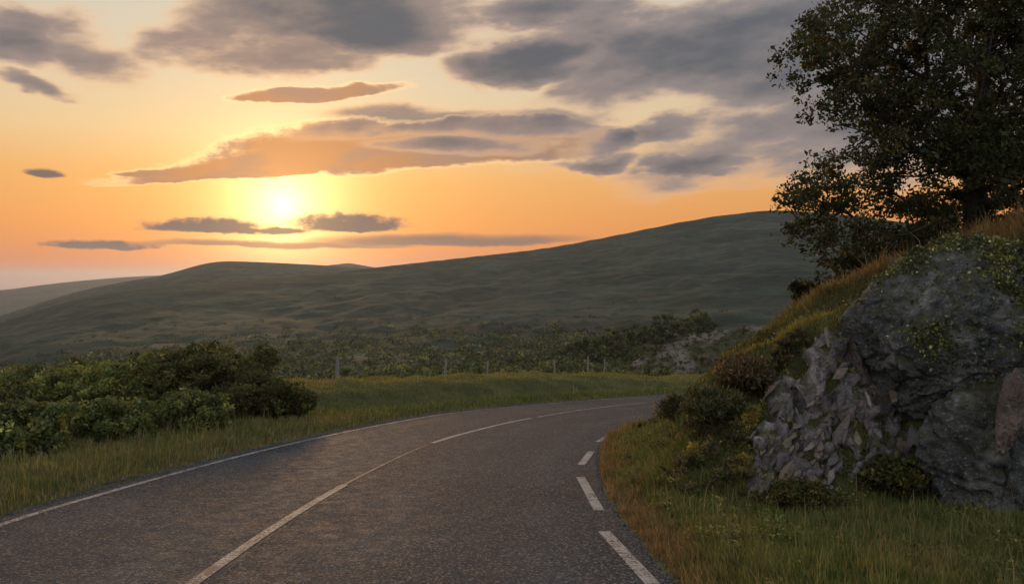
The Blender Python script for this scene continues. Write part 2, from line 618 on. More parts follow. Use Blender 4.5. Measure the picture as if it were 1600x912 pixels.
def mat_hill():
    m, g, b = material('moorland', 0.95, 0.1)
    p = wpos(g)
    mp = g.new('ShaderNodeMapping')
    g.put(mp.inputs[0], p)
    mp.inputs['Scale'].default_value = (.6, 1.0, 2.2)
    n = g.noise(mp.outputs[0], .018, 8, .62, .6)
    n2 = g.noise(mp.outputs[0], .13, 7, .68, .3)
    n3 = g.noise(p, .9, 3, .6)
    c = g.ramp(n, [(.34, (.015, .023, .017)), (.46, (.027, .040, .029)), (.56, (.038, .054, .039)), (.70, (.058, .076, .056))])
    c = g.mix(g.sstep(n2, .40, .58), g.mix(.65, c, (.010, .015, .010)), c)
    c = g.mix(g.mul(g.sstep(n2, .58, .72), .5), c, (.088, .090, .066))
    hp = g.noise(mp.outputs[0], .045, 5, .6, .8)
    c = g.mix(g.mul(g.sstep(hp, .54, .64), .7), c, (.030, .026, .026))
    c = g.mix(g.mul(g.sstep(hp, .44, .36), .6), c, (.058, .066, .040))
    g.put(b.inputs['Base Color'], c)
    bump(g, b, g.add(g.mul(n2, 1.0), g.mul(n3, .35)), .8, .9)
    return m


M_GROUND, M_HILL = mat_ground(), mat_hill()


def grid_faces(nr, nc, wrap=False):
    i, j = np.meshgrid(np.arange(nr - 1), np.arange(nc if wrap else nc - 1), indexing='ij')
    j2 = (j + 1) % nc
    return np.stack([i * nc + j, i * nc + j2, (i + 1) * nc + j2, (i + 1) * nc + j], -1).reshape(-1, 4)[:, ::-1]


def polar_sheet(name, azs, rs, mat, zf, wrap=False):
    A, R = np.meshgrid(azs, rs)
    x, y = (R * np.sin(A)).ravel(), (R * np.cos(A)).ravel()
    return mesh_from(name, np.stack([x, y, zf(x, y)], 1), grid_faces(len(rs), len(azs), wrap)[:, ::-1], mat, smooth=True)


d2r = math.radians
az_in = np.arange(-40, 40.01, 0.2)
az_out = np.concatenate([np.arange(44, 316, 4.0)])
azs = np.radians(np.concatenate([az_in, az_out]))
tag(polar_sheet('ground', azs, np.exp(np.linspace(math.log(0.6), math.log(80), 250)), M_GROUND, terrain, wrap=True), kind='structure')
tag(polar_sheet('hillside', np.radians(np.arange(-60, 60.01, 0.3)), np.concatenate([np.exp(np.linspace(math.log(80), math.log(960), 190)), [1000, 1060, 1130, 1200]]),
                M_HILL, lambda x, y: terrain(x, y, False)), kind='structure')


def far_hill(name, r0, depth, prof, rough, seed):
    """a ridge whose crest follows prof (photo pixels), at distance r0, sloping down to both sides"""
    pr = np.array([azel(*p) for p in prof])
    a = np.linspace(pr[0, 0], pr[-1, 0], 170)
    e = np.interp(a, pr[:, 0], pr[:, 1])
    e = np.convolve(np.pad(e, 4, mode='edge'), np.ones(9) / 9, 'valid')
    t = np.concatenate([np.linspace(-1, 0, 40), np.linspace(.03, .6, 12)])
    A, T = np.meshgrid(a, t)
    R = r0 + depth * T
    top = r0 * np.tan(e)[None, :] + EYE
    z = top - np.abs(T) ** 1.15 * depth * 0.16
    x, y = (R * np.sin(A)).ravel(), (R * np.cos(A)).ravel()
    z = z.ravel() + rough * np.minimum(np.abs(T.ravel()) * 6, 1) * fbm(p3(x / (r0 * .06), y / (r0 * .06), seed), 4)
    tag(mesh_from(name, np.stack([x, y, z], 1), grid_faces(len(t), len(a))[:, ::-1], M_HILL, smooth=True), kind='structure')


far_hill('flat_topped_hill', 1250, 420, [(-700, 640), (-300, 572), (-100, 520), (0, 494), (109, 458), (170, 444), (219, 436), (255, 430), (280, 424.5), (300, 416), (326, 408), (350, 407.5), (400, 409),
                                         (480, 413), (520, 415), (590, 421), (700, 440), (820, 470), (900, 490)], 6, 1.0)
far_hill('distant_peak', 2300, 500, [(380, 445), (460, 424), (507, 415), (530, 412.5), (545, 410.5), (553, 412), (582, 417), (640, 428), (720, 445)], 8, 5.0)
far_hill('blue_ridge', 3300, 1500, [(-500, 480), (-200, 466), (0, 454), (50, 447), (109, 440), (184, 433.5), (245, 430), (330, 431), (420, 440), (520, 455)], 14, 3.0)
# low country out to the horizon
far = mesh_from('plain', polar := np.array([(R * math.sin(a), R * math.cos(a), -150.0 if R > 1200 else -160.0) for R in (1000, 2500, 6000, 14000) for a in np.linspace(-1.1, 1.1, 60)]),
                grid_faces(4, 60)[:, ::-1], M_HILL, smooth=True)
tag(far, kind='structure')


# ------------------------------------------------------------------ road
def mat_asphalt():
    m, g, b = material('worn_asphalt', 0.72, 0.10)
    p = wpos(g)
    big = g.noise(p, .55, 4, .55, .4)
    mid = g.noise(p, 5.0, 5, .65)
    chip = g.voro(p, 62.0, out='Color')
    cs = g.new('ShaderNodeSeparateColor')
    g.put(cs.inputs[0], chip)
    cd = g.voro(p, 62.0)
    fine = g.noise(p, 90, 3, .7)
    c = g.ramp(big, [(.30, (.019, .021, .027)), (.50, (.029, .031, .038)), (.70, (.046, .045, .049))])
    c = g.mix(g.mul(g.sstep(mid, .42, .72), .5), c, (.060, .058, .062))
    at = g.new('ShaderNodeAttribute', attribute_name='across')
    L = at.outputs['Fac']
    trk = None
    for q in (.13, .36, .62, .87):                               # polished wheel paths
        t = g.sstep(g.m('ABSOLUTE', g.sub(L, q)), .075, .0)
        trk = t if trk is None else g.mx(trk, t)
    trk = g.mul(trk, g.sstep(big, .25, .6))
    c = g.mix(g.mul(trk, .5), c, (.066, .065, .069))
    cr = g.voro(g.mix(.12, p, g.noise(p, 3.0, 4, .6, out=1)), .55, 'DISTANCE_TO_EDGE')
    crack = g.mul(g.sstep(cr, .006, .001), g.sstep(g.noise(p, .35, 2), .52, .60))
    seam = g.mul(g.sstep(g.m('ABSOLUTE', g.add(g.sub(L, .475), g.mul(g.sub(mid, .5), .012))), .004, .001), .8)
    c = g.mix(1.0, c, (.74, 1.0, 1.16), 'MULTIPLY')
    c = g.mix(g.mx(crack, seam), c, (.010, .010, .011))
    c = g.mix(g.mul(g.sstep(cs.outputs[0], .66, .95), .9), c, (.165, .155, .15))
    c = g.mix(g.mul(g.sstep(cs.outputs[1], .55, .95), .65), c, (.016, .016, .018))
    g.put(b.inputs['Base Color'], c)
    h = g.add(g.mul(g.sub(1.0, cd), .7), g.add(g.mul(fine, .5), g.mul(mid, .8)))
    bump(g, b, h, .018, 1.0)
    g.put(b.inputs['Roughness'], g.sstep(mid, .3, .7, .74, .92))
    return m, c


def mat_paint(name, wear):
    m, g, b = material(name, 0.75, 0.3)
    p = wpos(g)
    n = g.noise(p, 3.0, 4, .6)
    chip = g.voro(p, 60.0, out='Color')
    cs = g.new('ShaderNodeSeparateColor')
    g.put(cs.inputs[0], chip)
    f = g.add(g.mul(g.noise(p, 30, 4, .7), .55), g.add(g.mul(n, .45), g.mul(cs.outputs[0], .22)))
    gone = g.sstep(f, wear, wear + .12)
    c = g.mix(g.noise(p, 12, 3), (.34, .325, .31), (.20, .192, .185))
    c = g.mix(gone, c, (.055, .050, .049))
    g.put(b.inputs['Base Color'], c)
    bump(g, b, g.add(g.mul(g.noise(p, 90, 3, .7), .6), g.mul(g.voro(p, 55.0), -.7)), .010, .9)
    return m


M_ROAD, _ = mat_asphalt()
M_PAINT, M_PAINT_WORN, M_PAINT_GONE = mat_paint('road_paint', .61), mat_paint('worn_road_paint', .54), mat_paint('faded_road_paint', .43)


def strip(name, a, b, z, mat, cols=2, parent=None):
    """flat sheet between two plan curves with the same number of points"""
    t = np.linspace(0, 1, cols)
    P = a[:, None, :] * (1 - t)[None, :, None] + b[:, None, :] * t[None, :, None]
    P = P.reshape(-1, 2)
    zz = -DIP * P[:, 1] + z
    ob = mesh_from(name, np.stack([P[:, 0], P[:, 1], zz], 1), grid_faces(len(a), cols)[:, ::-1], mat, smooth=True)
    ob.parent = parent
    return ob


def resample(c, n):
    s = np.concatenate([[0], np.cumsum(np.linalg.norm(np.diff(c, axis=0), axis=1))])
    return np.stack([np.interp(np.linspace(0, s[-1], n), s, c[:, j]) for j in (0, 1)], 1)


le, re_ = resample(LEDGE, 700), resample(RIGHT, 700)
jag = lambda c, sd: c + normals(c) * (0.05 * fbm(p3(c[:, 0] * 3, c[:, 1] * 3, sd), 3) + 0.03 * fbm(p3(c[:, 0] * 14, c[:, 1] * 14, sd), 2))[:, None]
N_ACROSS = 8
road = tag(strip('road', jag(le, 1.0), jag(re_, 2.0), 0.0, M_ROAD, 8), kind='structure')

_at = road.data.attributes.new('across', 'FLOAT', 'POINT')
_at.data.foreach_set('value', np.tile(np.linspace(0, 1, N_ACROSS), 700).astype(np.float32))


def cut(c, a, b):
    """piece of a plan curve between the points nearest to two photo pixels (or plan points)"""
    s = np.concatenate([[0], np.cumsum(np.linalg.norm(np.diff(c, axis=0), axis=1))])
    f = lambda q: s[np.linalg.norm(c - np.array(q if len(q) == 2 and abs(q[1]) < 60 else on_plane(*q)), axis=1).argmin()]
    q = np.linspace(f(a), f(b), 30)
    return np.stack([np.interp(q, s, c[:, j]) for j in (0, 1)], 1)


def line(name, c, w, mat):
    n = normals(c)
    return strip(name, c + n * w / 2, c - n * w / 2, 0.004, mat, 3, road)


def fine(c):
    return resample(c, 4000)


CF, LF = fine(CENTRE), fine(LEFT)
l1 = line('edge_line', LF[200:3900], .095, M_PAINT_WORN)
for a, b, mt, w in (((-2.35, 0.5), (545, 757), M_PAINT_WORN, .105), ((545, 757), (668, 695), M_PAINT_GONE, .055), ((675, 692), (829, 653), M_PAINT, .105),
                    ((838, 651), (4.3, 26.5), M_PAINT_WORN, .105), ((5.0, 27.3), (8.3, 29.8), M_PAINT_WORN, .105), ((10, 30.8), (15.2, 32.8), M_PAINT_WORN, .105)):
    line('centre_dash', cut(CF, a, b), w, mt)
for a, b in (((1108, 1010), (1028, 922)), ((1020, 912), (944, 830)), ((936, 797), (907, 745)), ((908, 726), (924, 705)), ((935, 690), (951, 680))):
    A, B = np.array(on_plane(*a)), np.array(on_plane(*b))
    t = np.linspace(0, 1, 8)[:, None]
    line('edge_dash', A * (1 - t) + B * t, .115, M_PAINT)

# ------------------------------------------------------------------ vegetation builders
def mat_leaf(name, transl=0.25, rough=0.6, gain=1.0):
    m, g, b = material(name, rough, 0.2)
    nt = m.node_tree
    at = g.new('ShaderNodeAttribute', attribute_name='tint')
    c = g.mix(1.0, at.outputs['Color'], (gain, gain, gain), 'MULTIPLY')
    g.put(b.inputs['Base Color'], c)
    tr = g.new('ShaderNodeBsdfTranslucent')
    g.put(tr.inputs[0], g.mix(1.0, c, (1.3, 1.15, .55), 'MULTIPLY'))
    mx = g.new('ShaderNodeMixShader')
    mx.inputs[0].default_value = transl
    nt.links.new(b.outputs[0], mx.inputs[1])
    nt.links.new(tr.outputs[0], mx.inputs[2])
    nt.links.new(mx.outputs[0], nt.nodes['Material Output'].inputs[0])
    return m


def mat_bark():
    m, g, b = material('bark', 0.9, 0.2)
    p = wpos(g)
    n = g.noise(p, 14, 5, .65, 1.0)
    g.put(b.inputs['Base Color'], g.ramp(n, [(.3, (.022, .018, .014)), (.7, (.075, .062, .048))]))
    bump(g, b, n, .02)
    return m


M_LEAF, M_GRASS, M_BARK = mat_leaf('leaf', .32, gain=1.25), mat_leaf('grass_blade', .35, .7), mat_bark()


def unit(v):
    return v / np.maximum(np.linalg.norm(v, axis=1), 1e-6)[:, None]


def leaves_geo(c, size, rng, axis=None, flat=0.0, aspect=0.55):
    """a folded diamond leaf at every point"""
    n = len(c)
    a = unit(rng.normal(size=(n, 3)) + (0 if axis is None else axis))
    t = unit(rng.normal(size=(n, 3)) + np.array([0, 0, flat]))
    b = unit(np.cross(t, a))
    nn = np.cross(a, b)
    s = np.asarray(size).reshape(-1, 1)
    v = np.stack([c - a * s * .5, c + b * s * aspect * .5 + nn * s * .10, c + a * s * .5, c - b * s * aspect * .5 + nn * s * .10], 1).reshape(-1, 3)
    i = np.arange(n)[:, None] * 4
    return v, np.hstack([i, i + 1, i + 2, i + 3])


def tubes_geo(p0, p1, r0, r1, k=5):
    n = len(p0)
    d = unit(p1 - p0)
    h = np.where(np.abs(d[:, 2:3]) > .9, np.array([[1., 0, 0]]), np.array([[0, 0, 1.]]))
    u = unit(np.cross(d, h))
    w = np.cross(d, u)
    th = np.linspace(0, 2 * np.pi, k, endpoint=False)
    ring = u[:, None, :] * np.cos(th)[None, :, None] + w[:, None, :] * np.sin(th)[None, :, None]
    v = np.concatenate([p0[:, None] + ring * r0[:, None, None], p1[:, None] + ring * r1[:, None, None]], 1).reshape(-1, 3)
    i = (np.arange(n) * 2 * k)[:, None]
    j = np.arange(k)[None, :]
    j2 = (j + 1) % k
    f = np.stack([i + j, i + j2, i + k + j2, i + k + j], -1).reshape(-1, 4)
    return v, f


def grow(base_path, targets, rng, bias=0.35, wob=0.12):
    """a branching skeleton from the stem path to every target; returns segments and radii"""
    P = [np.array(p, float) for p in base_path]
    par = [-1] + list(range(len(P) - 1))
    ln = [0.0]
    for k in range(1, len(P)):
        ln.append(ln[-1] + np.linalg.norm(P[k] - P[k - 1]))
    order = np.argsort(np.linalg.norm(targets - P[-1], axis=1))
    arr = np.zeros((len(P) + len(targets) * 4, 3))
    la = np.zeros(len(arr))
    arr[:len(P)] = P
    la[:len(P)] = ln
    n = len(P)
    par = par + [0] * (len(arr) - n)
    for t in targets[order]:
        d = np.linalg.norm(arr[1:n] - t, axis=1)
        j = int((d + bias * la[1:n]).argmin()) + 1
        dist = d[j - 1]
        steps = int(np.clip(dist / .35, 1, 4))
        prev, a = j, arr[j].copy()
        for q in range(1, steps + 1):
            f = q / steps
            p = a * (1 - f) + t * f + (rng.normal(size=3) * wob * dist * .5 if q < steps else 0)
            p[2] -= .06 * dist * math.sin(f * math.pi)
            arr[n] = p
            la[n] = la[prev] + dist / steps
            par[n] = prev
            prev = n
            n += 1
    cnt = np.ones(n)
    for k in range(n - 1, 0, -1):
        cnt[par[k]] += cnt[k]
    return arr[:n], np.array(par[:n]), cnt


def blob_points(blobs, n, rng, shell=0.55, gap=0.0, gscale=1.0):
    """points through a union of ellipsoids (x,y,z,rx,ry,rz), denser to the outside, thinned by noise for gaps"""
    B = np.array(blobs, float)
    vol = (B[:, 3] * B[:, 4] * B[:, 5]) ** .75
    out = []
    tot = 0
    while tot < n:
        k = rng.choice(len(B), n, p=vol / vol.sum())
        d = unit(rng.normal(size=(n, 3)))
        rad = rng.uniform(0, 1, n) ** (1 / 3)
        rad = np.where(rng.uniform(size=n) < shell, rng.uniform(.72, 1.03, n), rad)
        p = B[k, :3] + d * rad[:, None] * B[k, 3:]
        lump = fbm(p * gscale + 3.0, 2)
        p = p + d * (lump * .35)[:, None] * B[k, 3:].min(1)[:, None]
        keep = fbm(p * gscale * 1.7 + 40, 2) > gap
        p = p[keep]
        out.append(p)
        tot += len(p)
    return np.vstack(out)[:n]


def tint(base, n, rng, var=.25, alt=None, fa=0.3):
    c = np.tile(np.array(base, float), (n, 1)) * np.exp(rng.normal(size=(n, 1)) * var)
    c *= np.exp(rng.normal(size=(n, 3)) * var * .25)
    if alt is not None:
        w = (rng.uniform(size=n) < fa)[:, None]
        c = np.where(w, np.array(alt) * np.exp(rng.normal(size=(n, 1)) * var), c)
    return np.clip(c, 0.002, .6)


def plant(name, part, label, cat, base, blobs, nclus, per, csize, leaf, color, seed, stems=1, group=None, alt=None, fa=.3, gap=0.0, shell=.55,
          trunk=None, gscale=1.0, flat=.6, twig=.0045, nskel=None, aspect=.55, lean=None, maxr=None, stem_name='stem', var=.25, zmin=None):
    rng = np.random.RandomState(seed)
    root = empty(name, base, label, cat, group)
    base = np.array(base)
    cl = blob_points(blobs, nclus, rng, shell, gap, gscale)
    if zmin is not None:
        gz = terrain(cl[:, 0] + base[0], cl[:, 1] + base[1]) - base[2]
        cl[:, 2] = np.maximum(cl[:, 2], gz + zmin * rng.uniform(.3, 1.5, len(cl)))
    sk = cl[rng.permutation(len(cl))[:nskel or min(len(cl), 350)]]
    path = trunk if trunk is not None else [(0, 0, -.15), (0, 0, .1)]
    P, par, cnt = grow(path, sk, rng)
    idx = np.arange(1, len(P))
    rr = twig * cnt ** .47
    if maxr:
        rr = np.minimum(rr, maxr)
    v, f = tubes_geo(P[par[idx]], P[idx], rr[par[idx]] * .92 + rr[idx] * .08, rr[idx], 6)
    mesh_from(stem_name, v, f, M_BARK, root, smooth=True)
    # leaves round each cluster point
    n = nclus * per
    off = rng.normal(size=(n, 3))
    off = unit(off) * (rng.uniform(.15, 1, (n, 1)) ** .5) * csize * np.repeat(np.exp(rng.normal(size=(nclus, 1)) * .25), per, axis=0)
    off[:, 2] *= .7
    c = np.repeat(cl, per, axis=0) + off
    if zmin is not None:
        gz = terrain(c[:, 0] + base[0], c[:, 1] + base[1]) - base[2]
        c[:, 2] = np.maximum(c[:, 2], gz + .01)
    sz = leaf * np.exp(rng.normal(size=n) * .28)
    v, f = leaves_geo(c, sz, rng, axis=unit(off) * .8 + (np.array(lean) if lean is not None else 0), flat=flat, aspect=aspect)
    ct = tint(color, nclus, rng, var, alt, fa)
    cc = np.repeat(ct, per, axis=0) * np.exp(rng.normal(size=(n, 1)) * .18)
    mesh_from(part, v, f, M_LEAF, root, col=np.repeat(cc, 4, axis=0))
    return root


# ------------------------------------------------------------------ the tree on the bank
def px_point(px, py, dist):
    d = ray(px, py)
    t = dist / d.y
    return np.array((d.x * t, d.y * t, EYE + d.z * t))


def build_tree():
    D = 14.0
    b = px_point(1524, 330, D)
    b[2] = zt(b[0], b[1])
    L = lambda px, py, dy=0.0: px_point(px, py, D + dy) - b
    m = D / F_PX
    bl = []
    for px, py, rx, rz, dy in ((1268, 78, 52, 58, -.3), (1330, 60, 75, 75, .4), (1322, 150, 62, 48, -.2), (1400, 130, 90, 95, .3), (1395, 20, 90, 80, .6), (1500, 90, 120, 120, -.4),
                               (1500, -60, 150, 110, .3), (1610, 120, 120, 140, .4), (1450, 220, 110, 70, 0), (1560, 230, 110, 60, -.4), (1370, 245, 75, 38, .2), (1265, 268, 42, 36, -.3),
                               (1300, 300, 72, 30, .3), (1250, 312, 44, 22, -.2), (1390, 305, 90, 24, .4), (1290, 360, 62, 32, -.2), (1345, 385, 70, 44, .2), (1310, 415, 36, 26, -.1),
                               (1420, 355, 80, 42, .5), (1480, 330, 70, 36, .9), (1660, 260, 110, 90, .2), (1700, 0, 150, 160, 0), (1600, -130, 170, 110, .4), (1740, 220, 120, 120, .5),
                               (1590, 300, 60, 30, .8), (1450, 375, 70, 36, .8), (1540, 335, 70, 36, .6), (1395, 405, 50, 30, .4), (1330, 425, 36, 24, 0), (1520, 270, 60, 46, -.7), (1535, 315, 50, 28, -.6)):
        p = L(px, py, dy)
        bl.append((*p, rx * m, max(rx, rz) * m * 1.05 + .15, rz * m))
    tr = [(0, 0, -.4), (0.0, 0, .2), (-.04, .02, .8), (.05, .0, 1.5), (.12, .03, 2.2), (.1, 0, 2.9)]
    return plant('hawthorn_tree', 'crown', 'large dark leafy tree leaning over the rocky bank at right', 'tree', tuple(b), bl, 2900, 48, .20, .064, (.029, .035, .016), 5,
                 trunk=tr, alt=(.050, .050, .020), fa=.25, gap=-.14, shell=.40, gscale=1.1, flat=.3, twig=.0062, nskel=1100, stem_name='trunk', aspect=.6)


build_tree()

# ------------------------------------------------------------------ shrubs on the left, scrub by the bend
LEAFY = (.075, .095, .032)


def shrub(px, py, w, h, label, seed, color=LEAFY, name='shrub', group=None, n=300, per=38, leaf=.082, csize=.17, lobes=7, dist=None, alt=(.150, .160, .05), depth=None, gap=-.16, cat='shrub',
          fa=.25, **kw):
    """px,py: foot of the shrub in the photo, w,h in metres"""
    if dist is None:
        b = hit(px, py)
        b = np.array((b.x, b.y, zt(b.x, b.y)))
    else:
        b = px_point(px, py, dist)
        b[2] = zt(b[0], b[1])
    rng = np.random.RandomState(seed)
    bl = [(0, 0, h * .38, w * .36, (depth or w) * .36, h * .40)]
    for k in range(lobes):
        a = 2 * math.pi * (k + rng.uniform(-.3, .3)) / lobes
        q = rng.uniform(.26, .34)
        zz = rng.uniform(.25, .75) * h
        bl.append((math.cos(a) * w * q, math.sin(a) * (depth or w) * q, zz, w * rng.uniform(.13, .20), w * rng.uniform(.13, .2), h * rng.uniform(.16, .26)))
    bl.append((rng.uniform(-.1, .1) * w, 0, h * .78, w * .22, w * .22, h * .22))
    return plant(name, 'foliage', label, cat, tuple(b), bl, n, per, csize, leaf, color, seed, alt=alt, fa=fa, gap=gap, shell=.72, gscale=1.6, group=group, nskel=120, maxr=.04, zmin=.05, **kw)


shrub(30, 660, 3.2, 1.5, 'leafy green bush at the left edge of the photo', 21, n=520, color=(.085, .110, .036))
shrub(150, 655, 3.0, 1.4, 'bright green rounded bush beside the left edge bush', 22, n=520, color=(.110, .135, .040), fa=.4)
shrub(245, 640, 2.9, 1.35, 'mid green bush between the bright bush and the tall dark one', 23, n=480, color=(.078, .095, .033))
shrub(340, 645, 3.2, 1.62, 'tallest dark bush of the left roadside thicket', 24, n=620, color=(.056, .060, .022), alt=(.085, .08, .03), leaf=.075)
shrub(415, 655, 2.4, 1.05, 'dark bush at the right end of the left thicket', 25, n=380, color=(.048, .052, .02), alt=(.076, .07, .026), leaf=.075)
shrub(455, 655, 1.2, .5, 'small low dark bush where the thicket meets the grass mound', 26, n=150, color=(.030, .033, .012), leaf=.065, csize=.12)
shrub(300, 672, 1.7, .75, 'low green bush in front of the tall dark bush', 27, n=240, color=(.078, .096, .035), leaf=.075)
shrub(30, 712, 1.6, .8, 'low bush overhanging the verge at the left edge', 28, n=240, color=(.074, .098, .04), leaf=.075, csize=.13)
shrub(170, 690, 1.5, .75, 'low bush in front of the bright green bush', 29, n=220, color=(.074, .094, .034), leaf=.07, csize=.13)
shrub(95, 600, 3.6, 1.55, 'hazy bush rising behind the bright green bush', 30, n=420, color=(.054, .066, .026), dist=21)
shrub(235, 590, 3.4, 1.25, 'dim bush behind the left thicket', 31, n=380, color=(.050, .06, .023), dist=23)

# dark scrub on the inner side of the bend, below the bank
shrub(1112, 648, .75, .30, 'dark twiggy scrub bush at the inside of the bend', 41, color=(.060, .066, .030), alt=(.095, .085, .042), n=190, leaf=.055, csize=.13, lean=(0, 0, 1.2), aspect=.3, name='scrub_bush')
shrub(1062, 655, .7, .3, 'low spiky scrub bush reaching over the road edge at the bend', 42, color=(.046, .050, .024), alt=(.05, .042, .022), n=190, leaf=.06, csize=.12, lean=(-.3, 0, 1.6), aspect=.25, name='scrub_bush')
shrub(1162, 600, .70, .28, 'dark scrub bush highest up the slope above the bend', 43, color=(.070, .060, .032), alt=(.12, .080, .050), n=190, leaf=.055, csize=.13, lean=(0, 0, 1.2), aspect=.3, name='scrub_bush')
shrub(1262, 470, .75, .55, 'small dark bush on the skyline of the bank left of the tree', 44, color=(.022, .026, .012), n=110, leaf=.05, csize=.10, name='scrub_bush', dist=15.5)

# low hedge of separate bushes along the far side of the mound
HEDGE = [(585, .8, 41), (625, .95, 43), (668, .9, 44), (715, 1.0, 42), (758, 1.15, 45), (800, 1.0, 46), (845, 1.2, 47), (890, 1.1, 48), (935, 1.1, 49), (985, 1.3, 50), (1030, 1.2, 48), (545, .8, 40)]


def hedge():
    ORD = ['leftmost', 'second', 'third', 'fourth', 'fifth', 'sixth', 'seventh', 'eighth', 'ninth', 'tenth', 'eleventh', 'rightmost']
    for k, (px, h, dd) in enumerate(sorted(HEDGE)):
        c = px_point(px, 592 - 4 * (px > 800), dd)
        rng = np.random.RandomState(60 + k)
        base = np.array((c[0], c[1], zt(c[0], c[1])))
        top = c[2] + h * .62
        hh = max(top - base[2], .6)
        bl = [(0, 0, hh * .5, .9, .8, hh * .5), (.6, 0, hh * .45, .6, .6, hh * .4), (-.7, .1, hh * .4, .6, .6, hh * .4)]
        plant('hedge_bush', 'foliage', ('%s low dark hedge bush behind the grass mound, counted from the left' % ORD[k]), 'bush', tuple(base), bl, 90, 28, .20, .13, (.060, .076, .028), 60 + k,
              group='hedge bushes in a row behind the mound', alt=(.12, .135, .05), fa=.25, shell=.7, nskel=40, maxr=.03)


hedge()

# weathered fence posts along the hedge
def mat_wood():
    m, g, b = material('weathered_wood', .9, .2)
    tc = g.new('ShaderNodeTexCoord')
    mp = g.new('ShaderNodeMapping')
    g.put(mp.inputs[0], tc.outputs['Object'])
    mp.inputs['Scale'].default_value = (30, 30, 3)
    n = g.noise(mp.outputs[0], 1.0, 5, .6)
    g.put(b.inputs['Base Color'], g.ramp(n, [(.3, (.12, .115, .105)), (.7, (.27, .26, .24))]))
    bump(g, b, n, .01)
    return m


M_WOOD = mat_wood()
POSTS = [(527, 596, 27.0, .78, .04, 'weathered grey post alone on the left end of the mound', .075),
         (695, 590, 38.0, .85, -.06, 'leaning pale fence post furthest left in the hedge row', .06),
         (761, 588, 40.0, .72, .03, 'pale fence post second from the left in the hedge row', .05),
         (867, 586, 42.0, .78, -.02, 'pale fence post near the middle of the hedge row', .05),
         (918, 584, 44.0, .92, .02, 'pale straight fence post right of the middle of the hedge row', .05),
         (942, 582, 47.0, .80, .05, 'pale fence post furthest right in the hedge row', .045)]
for px, py, dd, h, lean, lab, w in POSTS:
    c = px_point(px, py, dd)
    z0 = zt(c[0], c[1])
    top = c[2] + h
    hh = top - z0 + .2
    bm = bmesh.new()
    bmesh.ops.create_cone(bm, cap_ends=True, segments=8, radius1=w, radius2=w * .8, depth=hh, matrix=Matrix.Translation((0, 0, hh / 2 - .2)))
    rng = np.random.RandomState(int(px))
    for v in bm.verts:
        v.co.x += rng.uniform(-.008, .008)
        v.co.y += rng.uniform(-.008, .008)
        if v.co.z > .1:
            v.co.z += v.co.x * .5 + rng.uniform(-.02, .02)
    me = bpy.data.meshes.new('fence_post')
    bm.to_mesh(me)
    bm.free()
    me.materials.append(M_WOOD)
    o = bpy.data.objects.new('fence_post', me)
    o.location = (c[0], c[1], z0)
    o.rotation_euler = (0, lean, px)
    COL.objects.link(o)
    tag(o, lab, 'fence post', 'fence posts by the mound')


# ------------------------------------------------------------------ woodland and scrub over the lower hillside
def hill_hit(px, py):
    d = ray(px, py)
    ts = np.exp(np.linspace(math.log(70), math.log(900), 500))
    z = EYE + d.z * ts
    below = z < terrain(d.x * ts, d.y * ts, False)
    if not below.any():
        return None
    t = ts[int(below.argmax())]
    return np.array((d.x * t, d.y * t, EYE + d.z * t))


def hill_scrub():
    rng = np.random.RandomState(77)
    P, S, C = [], [], []
    az = np.radians(rng.uniform(-36, 24, 60000))
    rr = np.exp(rng.uniform(math.log(85), math.log(760), 60000))
    x, y = rr * np.sin(az), rr * np.cos(az)
    w = fbm(p3(x / 60, y / 110, 8.0), 3) + .35 * fbm(p3(x / 16, y / 24, 3.0), 2)
    prob = (1.0 - ss(rr, 170, 420)) * (.62 + 1.1 * w) + ss(rr, 170, 420) * np.clip(w - .02, 0, 1) * .55
    prob *= np.where((az > .09) & (rr > 210), .22, 1)
    k = rng.uniform(size=len(x)) < prob
    x, y, rr = x[k][:7800], y[k][:7800], rr[k][:7800]
    n = len(x)
    z = terrain(x, y, False)
    size = rng.uniform(.5, 1.5, n) * (1 - .35 * ss(rr, 200, 500)) * (1 + .55 * ss(rr, 100, 200) * (1 - ss(rr, 250, 400)))
    per = 24
    off = unit(rng.normal(size=(n * per, 3))) * rng.uniform(.45, 1.05, (n * per, 1))
    off[:, 2] = np.abs(off[:, 2]) * .95 - .1
    ctr = np.stack([x, y, z], 1)
    c = np.repeat(ctr, per, 0) + off * np.repeat(size, per)[:, None] * np.array([1.15, 1.15, .95])
    sz = np.repeat(size, per) * rng.uniform(.24, .5, n * per)
    v, f = leaves_geo(c, sz, rng, axis=off * .3, flat=.8, aspect=.8)
    col = tint((.034, .046, .020), n, rng, .36, (.070, .086, .036), .25)
    cc = np.repeat(col, per, 0) * np.exp(rng.normal(size=(n * per, 1)) * .18)
    tag(mesh_from('hillside_scrub', v, f, M_LEAF, col=np.repeat(cc, 4, 0)), 'dark scrub and low woodland over the lower hillside', 'scrub', kind='stuff')


hill_scrub()

